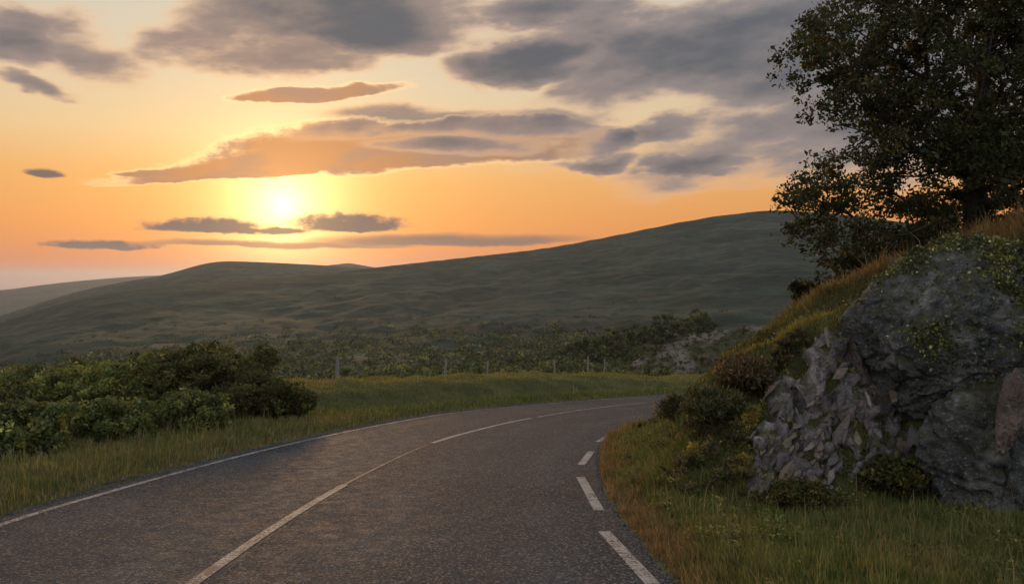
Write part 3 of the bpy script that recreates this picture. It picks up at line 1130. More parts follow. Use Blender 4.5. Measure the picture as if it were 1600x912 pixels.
# the darker belt of trees at the foot of the hill that can be told apart
BELT = [(900, 548, 2.6), (925, 545, 3.0), (952, 540, 3.4), (978, 534, 3.0), (1000, 531, 3.2), (1022, 526, 2.8), (1042, 522, 3.6), (1068, 514, 2.4), (1090, 511, 3.2), (1108, 511, 2.0), (930, 560, 2.8), (965, 556, 2.8)]
BELT.sort()
BORD = ['leftmost', 'second', 'third', 'fourth', 'fifth', 'sixth', 'seventh', 'eighth', 'ninth', 'tenth', 'eleventh', 'rightmost']
for k, (px, py, r) in enumerate(BELT):
    p = hill_hit(px, py + 10)
    if p is None:
        continue
    rng = np.random.RandomState(300 + k)
    s = np.linalg.norm(p) / 230.0 * r * .92
    bl = [(0, 0, s * 1.2, s * 1.1, s * 1.1, s * .9), (s * .6, 0, s * .9, s * .7, s * .7, s * .7), (-s * .65, 0, s * .95, s * .7, s * .7, s * .65), (0, -s * .5, s * .7, s * .8, s * .6, s * .6)]
    plant('woodland_tree', 'crown', ('%s rounded tree in the wooded belt below the hill, counted from the left' % BORD[k]), 'tree', tuple(p), bl, 70, 22, s * .26, s * .24, (.044, .056, .025), 300 + k,
          group='trees in the wooded belt below the hill', alt=(.07, .085, .032), fa=.25, shell=.75, nskel=20, twig=.03, stem_name='trunk', gscale=.4)

# ------------------------------------------------------------------ rocks in the bank
def mat_rock(name, stops, lichen, moss, random=False, lich_amt=.7):
    m, g, b = material(name, .88, .25)
    tc = g.new('ShaderNodeTexCoord')
    p = tc.outputs['Object'] if not random else wpos(g)
    n = g.noise(p, 2.2, 7, .65, .5)
    f = g.noise(p, 16, 5, .7)
    v = g.noise(p, 34, 4, .65)
    c = g.ramp(n, stops)
    if random:
        oi = g.new('ShaderNodeObjectInfo')
        c = g.mix(.8, c, g.ramp(oi.outputs['Random'], [(0, (.07, .068, .074)), (.25, (.14, .128, .135)), (.45, (.19, .17, .172)), (.62, (.25, .18, .145)), (.75, (.12, .12, .13)), (.9, (.22, .18, .13)), (1, (.34, .30, .27))]))
    c = g.mix(g.mul(g.sstep(v, .56, .70), lich_amt), c, lichen)
    c = g.mix(g.mul(g.sstep(f, .56, .70), .8), c, (.020, .020, .020))
    nz = g.new('ShaderNodeSeparateXYZ')
    g.put(nz.inputs[0], g.new('ShaderNodeNewGeometry').outputs['Normal'])
    mo = g.mul(g.sstep(g.add(g.noise(p, 5, 5, .65), g.mul(nz.outputs[2], .22)), .55, .70), moss)
    c = g.mix(mo, c, g.mix(g.noise(p, 28, 3), (.028, .034, .012), (.060, .058, .018)))
    g.put(b.inputs['Base Color'], c)
    h = g.add(g.mul(n, .8), g.add(g.mul(f, .5), g.mul(v, .3)))
    bump(g, b, h, .09, 1.0)
    return m


M_DARKROCK = mat_rock('lichened_rock', [(.34, (.026, .029, .030)), (.46, (.064, .070, .070)), (.58, (.125, .134, .132)), (.70, (.24, .25, .245))], (.36, .375, .365), .7)
M_PINKROCK = mat_rock('pinkish_rock', [(.34, (.045, .036, .032)), (.48, (.11, .088, .078)), (.62, (.20, .16, .14)), (.75, (.28, .24, .21))], (.30, .28, .26), .35)
M_SCREE = mat_rock('shattered_rock', [(.34, (.045, .043, .045)), (.48, (.16, .148, .155)), (.66, (.34, .315, .31))], (.24, .22, .21), .8)
M_STONE = mat_rock('loose_stone', [(.30, (.055, .052, .054)), (.5, (.11, .105, .108)), (.72, (.18, .165, .16))], (.27, .26, .25), .30, True, .4)


def boulder(name, label, px, py, dist, rad, rot, seed, mat, sub=6, rough=.16, cuts=9, planes=(), crack=1.0):
    c = px_point(px, py, dist)
    bm = bmesh.new()
    bmesh.ops.create_icosphere(bm, subdivisions=sub, radius=1.0)
    P = np.array([v.co[:] for v in bm.verts])
    rng = np.random.RandomState(seed)
    q = P.copy()
    for k in range(cuts):                                   # blunt facets
        d = unit(rng.normal(size=(1, 3)))[0]
        o = rng.uniform(.70, .88)
        ex = np.maximum(q @ d - o, 0)
        q -= ex[:, None] * d * .85
    for d, o in planes:
        d = np.array(d, float) / np.linalg.norm(d)
        ex = np.maximum(q @ d - o, 0)
        q -= ex[:, None] * d * .92
    n1 = perlin(P * np.array([1.1, 1.1, 1.9]) + seed * 1.7)
    n2 = perlin(P * np.array([2.1, 2.1, 3.3]) + seed * 2.9)
    groove = crack * .10 * np.exp(-(n1 / .035) ** 2) + crack * .05 * np.exp(-(n2 / .045) ** 2)
    ledge = (P[:, 2] * 3.1 + P[:, 0] * 1.2 + 1.2 * fbm(P * 1.4 + seed, 3)) % 1.0
    q -= P * (groove + crack * .045 * ss(ledge, .0, .85) * (1 - ss(ledge, .9, 1.0)))[:, None]
    q += P * (.040 * fbm(P * 5 + seed, 4, ridged=True) + .026 * fbm(P * 14 + seed, 3, ridged=True) - .035 * np.exp(-(perlin(P * 4.3 + seed * 3.1) / .05) ** 2))[:, None]
    q += P * (rough * fbm(P * 1.6 + seed, 4) + rough * .35 * fbm(P * 6 + seed, 3) - rough * .45 * np.maximum(fbm(P * 1.3 + seed + 9, 2, ridged=True) - .62, 0) * 2
              + .018 * fbm(P * 22 + seed, 3))[:, None]
    q *= np.array(rad)
    R = np.array(Matrix.Rotation(rot[2], 3, 'Z') @ Matrix.Rotation(rot[1], 3, 'Y') @ Matrix.Rotation(rot[0], 3, 'X'))
    q = q @ R.T
    for v, co in zip(bm.verts, q):
        v.co = co
    me = bpy.data.meshes.new(name)
    bm.to_mesh(me)
    bm.free()
    me.materials.append(mat)
    me.polygons.foreach_set('use_smooth', np.ones(len(me.polygons), bool))
    o = bpy.data.objects.new(name, me)
    o.location = tuple(c)
    COL.objects.link(o)
    tag(o, label, 'boulder')
    return o, q + c


big, BIGV = boulder('boulder', 'huge dark rounded boulder bulging from the grassy bank', 1484, 520, 9.85, (1.42, 1.22, 1.02), (0, d2r(-20), d2r(-8)), 3, M_DARKROCK, rough=.12, crack=.12, cuts=4, sub=7)
low, LOWV = boulder('boulder', 'tall dark cracked boulder at the foot of the bank by the right edge', 1560, 715, 8.5, (.76, .60, 1.02), (0, d2r(16), 0), 8, M_DARKROCK, sub=6, rough=.15, crack=1.3,
                    planes=(((-1, -.8, -.1), .72), ((.2, -1, .15), .72), ((-.75, -.2, 1), .74)))
slab, SLABV = boulder('boulder', 'thin slab added and coloured pinkish as the lit facet of the cracked boulder at the right edge', 1578, 640, 8.0, (.10, .18, .40), (0, d2r(12), 0), 15, M_PINKROCK, sub=5, rough=.2,
                      planes=(((-.6, -1, .1), .55),))  # added slab; its pinkish colour stands for a lit facet of the boulder
mid_, MIDV = boulder('boulder', 'grey rock rib standing between the shattered face and the huge boulder', 1338, 590, 9.75, (.15, .3, .50), (0, d2r(-14), d2r(10)), 19, M_PINKROCK, sub=5, rough=.25)


def to_px(P):
    d = P - np.array((0, 0, EYE))
    c, s = math.cos(PITCH), math.sin(PITCH)
    y = d[:, 1] * c - d[:, 2] * s
    z = d[:, 1] * s + d[:, 2] * c
    return np.stack([800 + F_PX * d[:, 0] / y, 456 - F_PX * z / y], 1)


def in_poly(p, poly):
    poly = np.array(poly, float)
    ins = np.zeros(len(p), bool)
    j = len(poly) - 1
    for i in range(len(poly)):
        a, b = poly[i], poly[j]
        c = ((a[1] > p[:, 1]) != (b[1] > p[:, 1])) & (p[:, 0] < (b[0] - a[0]) * (p[:, 1] - a[1]) / (b[1] - a[1] + 1e-9) + a[0])
        ins ^= c
        j = i
    return ins


FACE = [(1300, 515), (1335, 500), (1360, 560), (1390, 620), (1440, 662), (1445, 700), (1400, 730), (1350, 760), (1290, 778), (1230, 775), (1165, 786), (1172, 720), (1186, 655), (1202, 600), (1240, 560), (1270, 530)]


def rock_face():
    rng = np.random.RandomState(5)
    xs, ys = np.arange(2.2, 5.3, .03), np.arange(8.4, 12.4, .03)
    X, Y = np.meshgrid(xs, ys)
    x, y = X.ravel(), Y.ravel()
    z = terrain(x, y)
    P = np.stack([x, y, z], 1)
    ins = (in_poly(to_px(P), FACE) & (fbm(P * 2.6, 3) + .5 * fbm(P * 7, 2) > -.30)).astype(float).reshape(X.shape)
    for _ in range(9):                                       # soften the rim so that the rock dives under the turf
        pd = np.pad(ins, 1, mode='edge')
        ins = (pd[:-2, 1:-1] + pd[2:, 1:-1] + pd[1:-1, :-2] + pd[1:-1, 2:] + 2 * pd[1:-1, 1:-1]) / 6
    w = ins.ravel()
    Z = z.reshape(X.shape)
    gy, gx = np.gradient(Z, .03)
    N = unit(np.stack([-gx.ravel(), -gy.ravel(), np.ones(len(x))], 1))
    # shards: nearest-seed cells with a random tilt
    T = P @ np.array([[.55, .25, .8], [-.8, .1, .6], [0, 1, 0]]).T * np.array([6.0, 13.0, 9.0])
    seeds = T[rng.permutation(len(T))[:2200]]
    tilt = rng.normal(size=(2200, 3)) * .5
    hgt = rng.uniform(-1, 1, 2200)
    near = np.concatenate([((T[a:a + 1000, None] - seeds[None]) ** 2).sum(-1).argmin(1) for a in range(0, len(T), 1000)])
    cell = hgt[near] * .085 + ((T - seeds[near]) * tilt[near]).sum(1) * .035
    disp = (-.14 + .15 * w) + w * (cell +
                                 .20 * fbm(P * 1.7, 3) + .12 * fbm(P * 4.1, 3, ridged=True) + .02 * fbm(P * 9, 2))
    V = P + N * disp[:, None]
    f = grid_faces(len(ys), len(xs))[:, ::-1]
    f = f[(w[f] > .02).any(1)]
    used = np.unique(f)
    mp = np.full(len(V), -1)
    mp[used] = np.arange(len(used))
    face = mesh_from('rock_face', V[used], mp[f], M_SCREE, smooth=False)
    tag(face, 'shattered grey and pinkish rock face breaking out of the mossy bank', 'rock face')
    # single stones lying on it
    meshes = []
    for k in range(9):
        bm = bmesh.new()
        pts = unit(rng.normal(size=(15, 3))) * rng.uniform(.75, 1.0, (15, 1))
        vs_ = [bm.verts.new(p) for p in pts]
        bmesh.ops.convex_hull(bm, input=vs_)
        for vv in [vv for vv in bm.verts if not vv.link_faces]:
            bm.verts.remove(vv)
        me = bpy.data.meshes.new('stone')
        bm.to_mesh(me)
        bm.free()
        me.materials.append(M_STONE)
        meshes.append(me)
    cand = np.where(w > .45)[0]
    q = to_px(V)
    order = cand[rng.permutation(len(cand))]
    taken = []
    for i in order:
        if len(taken) >= 285:
            break
        if taken and min((q[i, 0] - q[j, 0]) ** 2 + (q[i, 1] - q[j, 1]) ** 2 for j in taken) < 8.2 ** 2:
            continue
        taken.append(i)
    for i in taken:
        o = bpy.data.objects.new('stone', meshes[rng.randint(9)])
        s = np.clip(.040 * math.exp(rng.normal() * .55), .018, .11)
        o.scale = (s * rng.uniform(1.5, 2.8), s * rng.uniform(.55, .85), s * rng.uniform(.35, .6))
        x0 = Vector((.62, .25, .85)) + Vector(rng.normal(size=3) * .28)
        n0 = Vector(N[i])
        x0 = (x0 - n0 * x0.dot(n0)).normalized()
        o.rotation_euler = Matrix((x0, n0.cross(x0), n0)).transposed().to_euler()
        o.location = Vector(V[i]) + n0 * s * .02
        o.parent = face
        COL.objects.link(o)
    return V[used]


FACEV = rock_face()

# moss and small plants in the hollows of the rock face
def rock_moss():
    rng = np.random.RandomState(19)
    n = fbm(FACEV * 2.3 + 4, 3) + .5 * fbm(FACEV * 9, 2)
    k = np.where(n > .16)[0]
    k = np.repeat(k, 4)
    k = k[rng.permutation(len(k))[:15000]]
    c = FACEV[k] + rng.normal(size=(len(k), 3)) * .022 + np.array([0, -.01, .012])
    v, f = leaves_geo(c, rng.uniform(.016, .045, len(k)), rng, flat=1.0, aspect=.5)
    hue = fbm(FACEV[k] * 1.6 + 11, 2)[:, None]
    col = np.where(hue > .12, np.array((.17, .135, .035)), np.where(hue < -.1, np.array((.045, .050, .020)), np.array((.080, .082, .030)))) * np.exp(rng.normal(size=(len(k), 1)) * .35)
    tag(mesh_from('rock_moss', v, f, M_LEAF, col=np.repeat(col, 4, 0)), 'moss and small plants in the hollows of the rock face', 'moss', kind='stuff')


rock_moss()

# leafy creeper over the top of the huge boulder
def creeper():
    rng = np.random.RandomState(9)
    n = fbm(BIGV * 1.5 + 7, 3)
    q = to_px(BIGV)
    hgt = (BIGV[:, 2] - BIGV[:, 2].min()) / np.ptp(BIGV[:, 2])
    right = ss(q[:, 0], 1330, 1560)
    p = .04 + .96 * ss(n * 1.6 + hgt * 1.1 + right * .5, .9, 1.6)
    front = (BIGV[:, 1] < 11.0)
    k = np.where(front)[0]
    k = k[rng.uniform(size=len(k)) < p[k]]
    k = np.repeat(k, 5)[rng.permutation(len(k) * 5)[:26000]]
    c = BIGV[k] + rng.normal(size=(len(k), 3)) * .018 + np.array([0, -.012, .012]) + unit(BIGV[k] - BIGV.mean(0)) * (.14 * np.clip(fbm(BIGV[k] * 5, 3), 0, 1))[:, None]
    v, f = leaves_geo(c, rng.uniform(.016, .055, len(k)), rng, flat=1.0, aspect=.7)
    hue = fbm(BIGV[k] * 2.2 + 3, 2)[:, None]
    col = tint((.046, .055, .025), len(k), rng, .45, (.16, .165, .13), .12) * np.where(hue > .1, np.array((1.6, 1.5, 1.0)), 1.0)
    tag(mesh_from('creeper', v, f, M_LEAF, col=np.repeat(col, 4, 0)), 'dark leafy creeper spread over the huge boulder', 'creeper', kind='stuff')


creeper()
# undergrowth among the rocks
shrub(1390, 770, .7, .34, 'leafy undergrowth at the foot of the rock face', 51, color=(.036, .040, .014), alt=(.090, .078, .020), n=170, leaf=.05, csize=.10, name='undergrowth', cat='plant')
shrub(1578, 800, .65, .55, 'dark undergrowth in front of the cracked boulder at the right edge', 52, color=(.030, .034, .013), alt=(.060, .058, .020), n=150, leaf=.045, csize=.10, name='undergrowth', cat='plant', dist=8.75)
shrub(1250, 795, .8, .28, 'low mossy undergrowth along the bottom of the rock face', 53, color=(.040, .044, .014), alt=(.085, .070, .02), n=110, leaf=.04, csize=.08, name='undergrowth', cat='plant')
shrub(1460, 660, .9, .5, 'green undergrowth in the gap between the two dark boulders', 54, color=(.034, .040, .014), alt=(.07, .07, .022), n=110, leaf=.045, csize=.09, name='undergrowth', cat='plant', dist=9.9)


# heather and moss cushions in slanting rows on the lower slope
def cushion(name, label, cat, row, width, h, color, alt, seed, n=70, leaf=.032):
    pts = []
    for (x0, y0), (x1, y1) in zip(row[:-1], row[1:]):
        k = max(2, int(math.hypot(x1 - x0, y1 - y0) / 14))
        for q in range(k):
            t = q / k
            p = hit(x0 + (x1 - x0) * t, y0 + (y1 - y0) * t)
            pts.append((p.x, p.y, zt(p.x, p.y)))
    pts = np.array(pts)
    b = pts.mean(0)
    b[2] = zt(b[0], b[1])
    rng = np.random.RandomState(seed)
    bl = [(*(p - b + np.array((0, 0, h * .35))), width * rng.uniform(.7, 1.2), width * rng.uniform(.7, 1.2), h * rng.uniform(.6, 1.1)) for p in pts]
    plant(name, 'foliage', label, cat, tuple(b), bl, n, 46, .055, leaf, color, seed, alt=alt, fa=.25, gap=-.3, shell=.7, gscale=2.5, nskel=30, twig=.002, zmin=.02, aspect=.35, lean=(0, 0, .8))


HE, HA = (.060, .058, .026), (.100, .080, .040)
cushion('heather', 'dark heather row lowest on the slope left of the rock face', 'heather', [(1085, 775), (1125, 758), (1168, 735)], .14, .13, HE, HA, 201)
cushion('heather', 'dark heather row in the middle of the slope left of the rock face', 'heather', [(1050, 742), (1095, 722), (1150, 692), (1180, 675)], .15, .14, HE, HA, 202, 90)
cushion('heather', 'long dark heather row below the scrub at the bend', 'heather', [(1035, 702), (1085, 680), (1140, 655)], .13, .13, HE, HA, 203, 80)
cushion('heather', 'dark heather row nearest the road at the bend', 'heather', [(1000, 672), (1035, 655), (1065, 642)], .13, .12, (.046, .044, .020), HA, 204)
cushion('heather', 'dark heather strip under the orange grass of the bank crest', 'heather', [(1195, 600), (1225, 560), (1262, 520)], .16, .15, (.045, .036, .020), HA, 205, 80)
cushion('heather', 'dark heather fringe along the bottom left of the rock face', 'heather', [(1150, 790), (1200, 792), (1290, 786)], .13, .13, (.044, .044, .018), HA, 206, 80)
MY, MA = (.23, .19, .045), (.16, .15, .045)
cushion('moss_cushion', 'yellow moss cushion highest on the slope beside the rock face', 'moss', [(1165, 668), (1185, 645)], .12, .09, MY, MA, 211, 45, .026)
cushion('moss_cushion', 'yellow moss cushion touching the left side of the rock face', 'moss', [(1150, 740), (1170, 715)], .12, .09, MY, MA, 212, 45, .026)
cushion('moss_cushion', 'yellow moss cushion between the heather rows of the slope', 'moss', [(1085, 712), (1115, 698)], .12, .08, MY, MA, 213, 45, .026)
cushion('moss_cushion', 'olive moss cushion near the foot of the slope by the verge', 'moss', [(1040, 762), (1075, 750)], .13, .08, (.13, .12, .032), MA, 214, 45, .026)


# rocky knoll beyond the bend
def knoll():
    c = px_point(1090, 572, 62)
    xs, ys = np.linspace(-11, 16, 150), np.linspace(-8, 14, 110)
    X, Y = np.meshgrid(xs, ys)
    x, y = X.ravel() + c[0], Y.ravel() + c[1]
    base = terrain(x, y, False)
    u, v = X.ravel(), Y.ravel()
    cx = np.array([955, 985, 1020, 1060, 1100, 1150, 1200, 1260, 1330])
    cy = np.array([580, 566, 548, 532, 520, 511, 505, 500, 498])
    az_ = np.arctan2(x, y)
    row = np.interp(az_, [azel(a, 500)[0] for a in cx], cy)
    ztop = EYE - (row - HORIZON) / F_PX * 62
    pv = np.interp(v, [-8, -5, -2, 1, 5, 14], [0, .25, .62, 1, .8, 0])
    prof = pv * ss(az_, azel(950, 500)[0], azel(985, 500)[0])
    P = p3(x, y)
    lo = base.min()
    z = base - .4 + (ztop - base + .4) * prof + ss(prof, .05, .4) * (.35 * fbm(P / 2.2, 4, ridged=True) - .25 + .4 * fbm(P / 5, 3))
    m, g, b = material('rocky_turf', .95, .15)
    p = wpos(g)
    n = g.noise(p, .45, 6, .65, .6)
    n2 = g.noise(p, 2.6, 5, .7)
    cc = g.ramp(n, [(.34, (.050, .058, .026)), (.45, (.090, .088, .048)), (.53, (.17, .15, .13)), (.66, (.25, .225, .20))])
    cc = g.mix(g.sstep(n2, .48, .62), cc, (.028, .030, .015))
    g.put(b.inputs['Base Color'], cc)
    bump(g, b, g.add(n, n2), .5, 1.0)
    tag(mesh_from('rocky_knoll', np.stack([x, y, z], 1), grid_faces(110, 150)[:, ::-1], m, smooth=True), 'pale rocky knoll rising beyond the bend below the hill', 'knoll')
    rng = np.random.RandomState(3)
    k = np.where((prof > .12) & (v < 3))[0]
    n_ = 130
    k = k[rng.permutation(len(k))[:n_]]
    ctr = np.stack([x[k], y[k], z[k]], 1)
    per = 26
    size = rng.uniform(.25, .8, n_)
    off = unit(rng.normal(size=(n_ * per, 3))) * rng.uniform(.4, 1, (n_ * per, 1))
    off[:, 2] = np.abs(off[:, 2]) * .8
    cpt = np.repeat(ctr, per, 0) + off * np.repeat(size, per)[:, None]
    v_, f_ = leaves_geo(cpt, np.repeat(size, per) * rng.uniform(.3, .55, n_ * per), rng, axis=off * .3, flat=.6, aspect=.7)
    col = np.repeat(tint((.034, .038, .017), n_, rng, .3, (.075, .055, .035), .25), per, 0)
    tag(mesh_from('knoll_scrub', v_, f_, M_LEAF, col=np.repeat(col, 4, 0)), 'patchy low scrub scattered over the rocky knoll', 'scrub', kind='stuff')


knoll()


# ------------------------------------------------------------------ grass
_va, _vr = np.radians(np.linspace(-40, 40, 321)), np.exp(np.linspace(math.log(2.5), math.log(60), 240))


def _horizon():
    A, R = np.meshgrid(_va, _vr, indexing='ij')
    z = terrain((R * np.sin(A)).ravel(), (R * np.cos(A)).ravel()).reshape(A.shape)
    return np.maximum.accumulate((z - EYE - .30) / R, axis=1)


_vh = _horizon()


def in_sight(x, y, z):
    """drops blades far down behind the crest of the bank or the mound"""
    r = np.hypot(x, y)
    i = np.clip(np.round((np.arctan2(x, y) - _va[0]) / (_va[1] - _va[0])).astype(int), 0, len(_va) - 1)
    j = np.clip(np.searchsorted(_vr, r * .97) - 1, 0, len(_vr) - 1)
    return (z + .25 - EYE) / r > _vh[i, j]


def grass(name, label, cand, seed, rmin, rmax, azlim, want):
    rng = np.random.RandomState(seed)
    az = np.radians(rng.uniform(azlim[0], azlim[1], cand))
    r = np.exp(rng.uniform(math.log(rmin), math.log(rmax), cand))
    x, y = r * np.sin(az), r * np.cos(az)
    sl, sr = side_dist(x, y, LEDGE, LN), side_dist(x, y, RIGHT, -RN)
    sa, sb = bank_parts(x, y)
    st = np.minimum(sa, sb)
    left = sl > 0.0
    right = sr > 0.0
    ok = (left & (sl < 13)) if want == 'left' else (right & (st < 6.8) & ~left)
    # ragged edge against the asphalt
    edge = np.where(left, sl, sr)
    ok &= edge > .02 + .10 * fbm(p3(x * 2.5, y * 2.5, 1.0), 2)
    x, y, r, sl, sr, sa, sb, st, left = [a[ok] for a in (x, y, r, sl, sr, sa, sb, st, left)]
    z = terrain(x, y)
    ok = in_sight(x, y, z)
    x, y, r, sl, sr, sa, sb, st, left, z = [a[ok] for a in (x, y, r, sl, sr, sa, sb, st, left, z)]
    P = np.stack([x, y, z], 1)
    if want != 'left':
        px = to_px(P)
        k = ~(in_poly(px, FACE) & (rng.uniform(size=len(x)) < .86))
        x, y, r, sl, sr, sa, sb, st, left, z, P = [a[k] for a in (x, y, r, sl, sr, sa, sb, st, left, z, P)]
    n = len(x)
    e = .06
    gx = (terrain(x + e, y) - z) / e
    gy = (terrain(x, y + e) - z) / e
    down = -np.stack([gx, gy, np.zeros(n)], 1)
    sl_m = np.linalg.norm(down, axis=1, keepdims=True)
    down = down / np.maximum(sl_m, 1e-4) * np.minimum(sl_m, 1.2)
    nz = fbm(p3(x / .9, y / .9, 3.0), 3)
    nb_ = fbm(p3(x / 3.2, y / 3.2, 8.0), 3)
    tuft = fbm(p3(x / .28, y / .28, 6.0), 2)
    green, straw, red, yel = np.array((.105, .130, .040)), np.array((.24, .195, .10)), np.array((.22, .135, .075)), np.array((.24, .20, .048))
    dark = np.array((.042, .048, .018))
    W = lambda a: np.clip(a, 0, 1)[:, None]
    if want == 'left':
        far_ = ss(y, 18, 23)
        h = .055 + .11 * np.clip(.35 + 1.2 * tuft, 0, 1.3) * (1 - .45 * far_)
        h *= 1 - .62 * far_ * ss(sl, .6, 1.6)
        col_m = W(far_ * ss(sl, 1.2, 2.2))
        h *= .55 + .45 * ss(sl, .0, .35)
        col = green * (1 - W(.36 + .8 * nz - .45 * far_)) + straw * W(.36 + .8 * nz - .45 * far_)
        col = col * (1 - .6 * col_m) + np.array((.150, .170, .045)) * .6 * col_m
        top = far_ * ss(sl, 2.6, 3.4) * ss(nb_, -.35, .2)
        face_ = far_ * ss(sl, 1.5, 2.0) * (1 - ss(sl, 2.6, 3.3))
        col = col * (1 - W(top * .7)) + yel * W(top * .7)  # mound crest tinted yellow to stand for sunlight on it
        col = col * (1 - W(face_ * .5)) + dark * 1.6 * W(face_ * .5)  # mound front darkened, its shade put into the blade colour
        col = col * (1 - W(.7 * ss(.35 - sl, 0, .35))) + straw * .9 * W(.7 * ss(.35 - sl, 0, .35))
    else:
        bank = ss(st, .15, .9)
        h = (.035 + .075 * np.clip(.35 + 1.3 * tuft, 0, 1.4)) * (1 + .1 * bank)
        crest = ss(sa, 1.3, 2.7) * ss(sb, 1.6, 2.5)
        h = h * (1 - crest) + crest * (.09 + .14 * np.clip(.5 + tuft, 0, 1.3))
        col = green * (1 - W(.12 + .8 * nz)) + straw * .85 * W(.12 + .8 * nz)
        ph = ledge_phase(x, y, bank_h(x, y))
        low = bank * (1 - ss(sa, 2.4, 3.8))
        riser = low * ss(ph, .66, .80)  # risers get soil-dark blades, which also deepen the ledge shade
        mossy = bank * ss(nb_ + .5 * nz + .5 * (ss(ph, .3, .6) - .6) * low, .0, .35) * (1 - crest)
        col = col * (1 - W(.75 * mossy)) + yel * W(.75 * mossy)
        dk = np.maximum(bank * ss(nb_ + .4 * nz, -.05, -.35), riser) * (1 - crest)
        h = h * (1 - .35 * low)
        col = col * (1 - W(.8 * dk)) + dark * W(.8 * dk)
        rd = ss(sr + .5 * nz, .50, .05) * (1 - bank)
        col = col * (1 - W(.75 * rd)) + red * W(.75 * rd)
        oc = crest * W(.75 + nz)[:, 0]
        col = col * (1 - W(oc)) + np.array((.20, .115, .050)) * W(oc)
        rr_ = crest * ss(y, 13, 17)
        col = col * (1 - W(.6 * rr_)) + np.array((.13, .078, .048)) * W(.6 * rr_)
    col = col * np.exp(rng.normal(size=(n, 1)) * .28) * np.exp(rng.normal(size=(n, 3)) * .06)
    stalk = (rng.uniform(size=n) < .010) & (r > 4.5)
    col = np.where(stalk[:, None], straw * .9, col)
    h = np.where(stalk, h * 2.0 + .05, h)
    h = h * np.exp(rng.normal(size=n) * .36) * (1 + .25 * ss(r, 14, 30))
    wdt = np.maximum(.0050, .00072 * r) * rng.uniform(.7, 1.4, n)
    th = rng.uniform(0, 2 * np.pi, n)
    lean = np.stack([np.cos(th), np.sin(th), np.zeros(n)], 1) * rng.uniform(.1, .75, (n, 1)) + down * .55
    side = unit(np.stack([-np.sin(th + rng.normal(size=n) * .8), np.cos(th + rng.normal(size=n) * .8), np.zeros(n)], 1))
    up = np.array([0, 0, 1.0])
    H = h[:, None]
    mid = P + (up * .58 + lean * .22) * H
    tip = P + (up * .92 + lean * .75) * H
    wv = side * wdt[:, None] * .5
    V = np.stack([P - wv - up * .02, P + wv - up * .02, mid + wv * .8, mid - wv * .8, tip], 1).reshape(-1, 3)
    i = (np.arange(n) * 5)[:, None]
    tag(mesh_from(name, V, [np.hstack([i, i + 1, i + 2, i + 3]), np.hstack([i + 3, i + 2, i + 4])], M_GRASS, col=np.repeat(np.clip(col, .004, .5), 5, 0)), label, 'grass', kind='stuff')
    return n


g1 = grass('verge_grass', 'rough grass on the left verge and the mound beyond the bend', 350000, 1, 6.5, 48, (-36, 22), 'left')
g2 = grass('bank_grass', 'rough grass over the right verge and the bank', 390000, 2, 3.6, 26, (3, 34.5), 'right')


# ------------------------------------------------------------------ gravel and broad-leaved weeds
def gravel():
    rng = np.random.RandomState(12)
    pts = []
    for c, nn, sg in ((LEDGE, LN, 1), (RIGHT, RN, -1)):
        k = np.where((c[:, 1] > 3.5) & (c[:, 1] < 26))[0]
        i = rng.choice(k, 1500)
        t = rng.uniform(0, 1, 1500)[:, None]
        q = c[i] * (1 - t) + c[np.minimum(i + 1, len(c) - 1)] * t + nn[i] * sg * (np.abs(rng.normal(size=(1500, 1))) * .09 - .05)
        pts.append(q)
    q = np.vstack(pts)
    n = len(q)
    z = np.maximum(terrain(q[:, 0], q[:, 1]), -DIP * q[:, 1]) + .002
    s = .006 + .014 * rng.uniform(size=n) ** 2.5 + .0005 * q[:, 1]
    o = np.array([(1, 0, 0), (-1, 0, 0), (0, 1, 0), (0, -1, 0), (0, 0, 1), (0, 0, -1)], float)
    V = (np.stack([q[:, 0], q[:, 1], z], 1)[:, None] + o[None] * (s[:, None, None] * rng.uniform(.5, 1.2, (n, 6, 1)))).reshape(-1, 3)
    f = np.array([(0, 2, 4), (2, 1, 4), (1, 3, 4), (3, 0, 4), (2, 0, 5), (1, 2, 5), (3, 1, 5), (0, 3, 5)])
    F = (np.arange(n)[:, None, None] * 6 + f[None]).reshape(-1, 3)
    tag(mesh_from('roadside_gravel', V, F, M_STONE), 'loose pale grit along the edges of the asphalt', 'gravel', kind='stuff')


gravel()


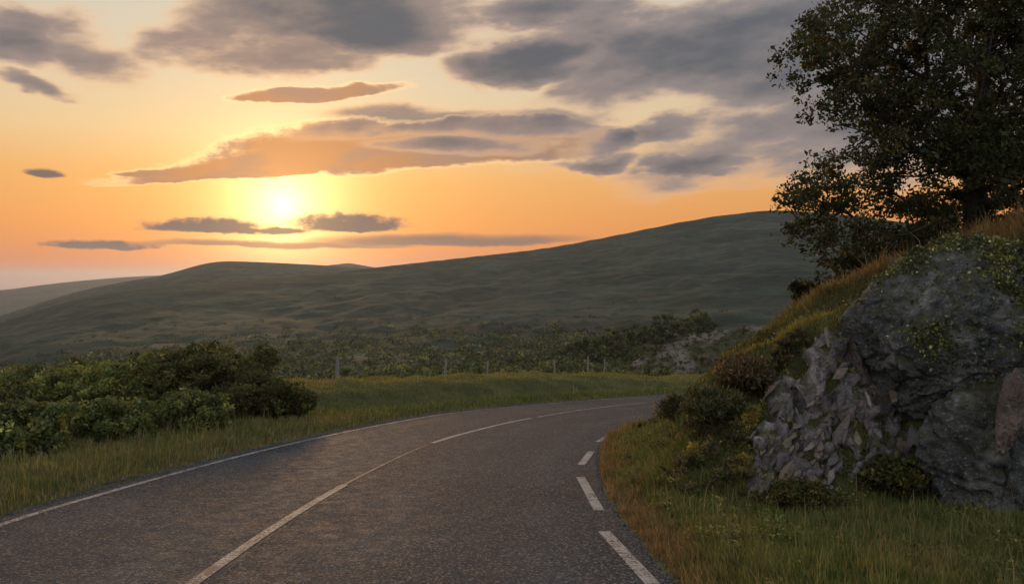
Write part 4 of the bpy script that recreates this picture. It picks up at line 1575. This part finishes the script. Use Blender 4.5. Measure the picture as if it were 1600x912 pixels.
def weeds():
    rng = np.random.RandomState(14)
    n0 = 60000
    az = np.radians(rng.uniform(4, 35, n0))
    r = np.exp(rng.uniform(math.log(4.5), math.log(20), n0))
    x, y = r * np.sin(az), r * np.cos(az)
    sr = side_dist(x, y, RIGHT, NEG_RN)
    sa, sb = bank_parts(x, y)
    st = np.minimum(sa, sb)
    w = fbm(p3(x / .8, y / .8, 21.0), 3) + .6 * fbm(p3(x / .22, y / .22, 2.0), 2)
    k = (sr > .25) & (st < 4.5) & (w > np.where(st > .1, .02, .22))
    x, y, r, w, st = x[k], y[k], r[k], w[k], st[k]
    n = len(x)
    P = np.stack([x, y, terrain(x, y)], 1)
    per = 3
    c = np.repeat(P, per, 0) + rng.normal(size=(n * per, 3)) * .03 + np.array([0, 0, 1.]) * (np.repeat(np.clip(w, 0, 1), per)[:, None] * .13 * rng.uniform(.2, 1, (n * per, 1)) + .02)
    v, f = leaves_geo(c, rng.uniform(.02, .05, n * per) * (.6 + .04 * np.repeat(r, per)), rng, flat=1.2, aspect=.6)
    hue = fbm(p3(x / 1.1, y / 1.1, 31.0), 2)
    col = np.where((hue > .12)[:, None], np.array((.12, .115, .038)), np.where((hue < -.15)[:, None], np.array((.045, .050, .02)), np.array((.085, .098, .032))))
    col = np.repeat(col * np.exp(rng.normal(size=(n, 1)) * .3), per, 0)
    tag(mesh_from('bank_weeds', v, f, M_LEAF, col=np.repeat(col, 4, 0)), 'small leafy weeds and moss through the grass of the bank', 'weeds', kind='stuff')
    return n * per


weeds()


# ------------------------------------------------------------------ evening haze
def haze():
    bm = bmesh.new()
    bmesh.ops.create_cube(bm, size=1.0)
    me = bpy.data.meshes.new('haze')
    bm.to_mesh(me)
    bm.free()
    o = bpy.data.objects.new('haze', me)
    x0, x1, y0, y1, z0, z1 = -14500, 14500, -400, 14500, -180, 96
    o.location = ((x0 + x1) / 2, (y0 + y1) / 2, (z0 + z1) / 2)
    o.scale = (x1 - x0, y1 - y0, z1 - z0)
    COL.objects.link(o)
    m = bpy.data.materials.new('haze')
    m.use_nodes = True
    nt = m.node_tree
    nt.nodes.clear()
    v = nt.nodes.new('ShaderNodeVolumePrincipled')
    v.inputs['Color'].default_value = (.46, .57, .76, 1)
    v.inputs['Density'].default_value = 1.0e-4
    v.inputs['Anisotropy'].default_value = 0.62
    out = nt.nodes.new('ShaderNodeOutputMaterial')
    nt.links.new(v.outputs[0], out.inputs['Volume'])
    me.materials.append(m)
    tag(o, 'thin evening haze over the valley and far hills', 'haze', kind='stuff')


haze()
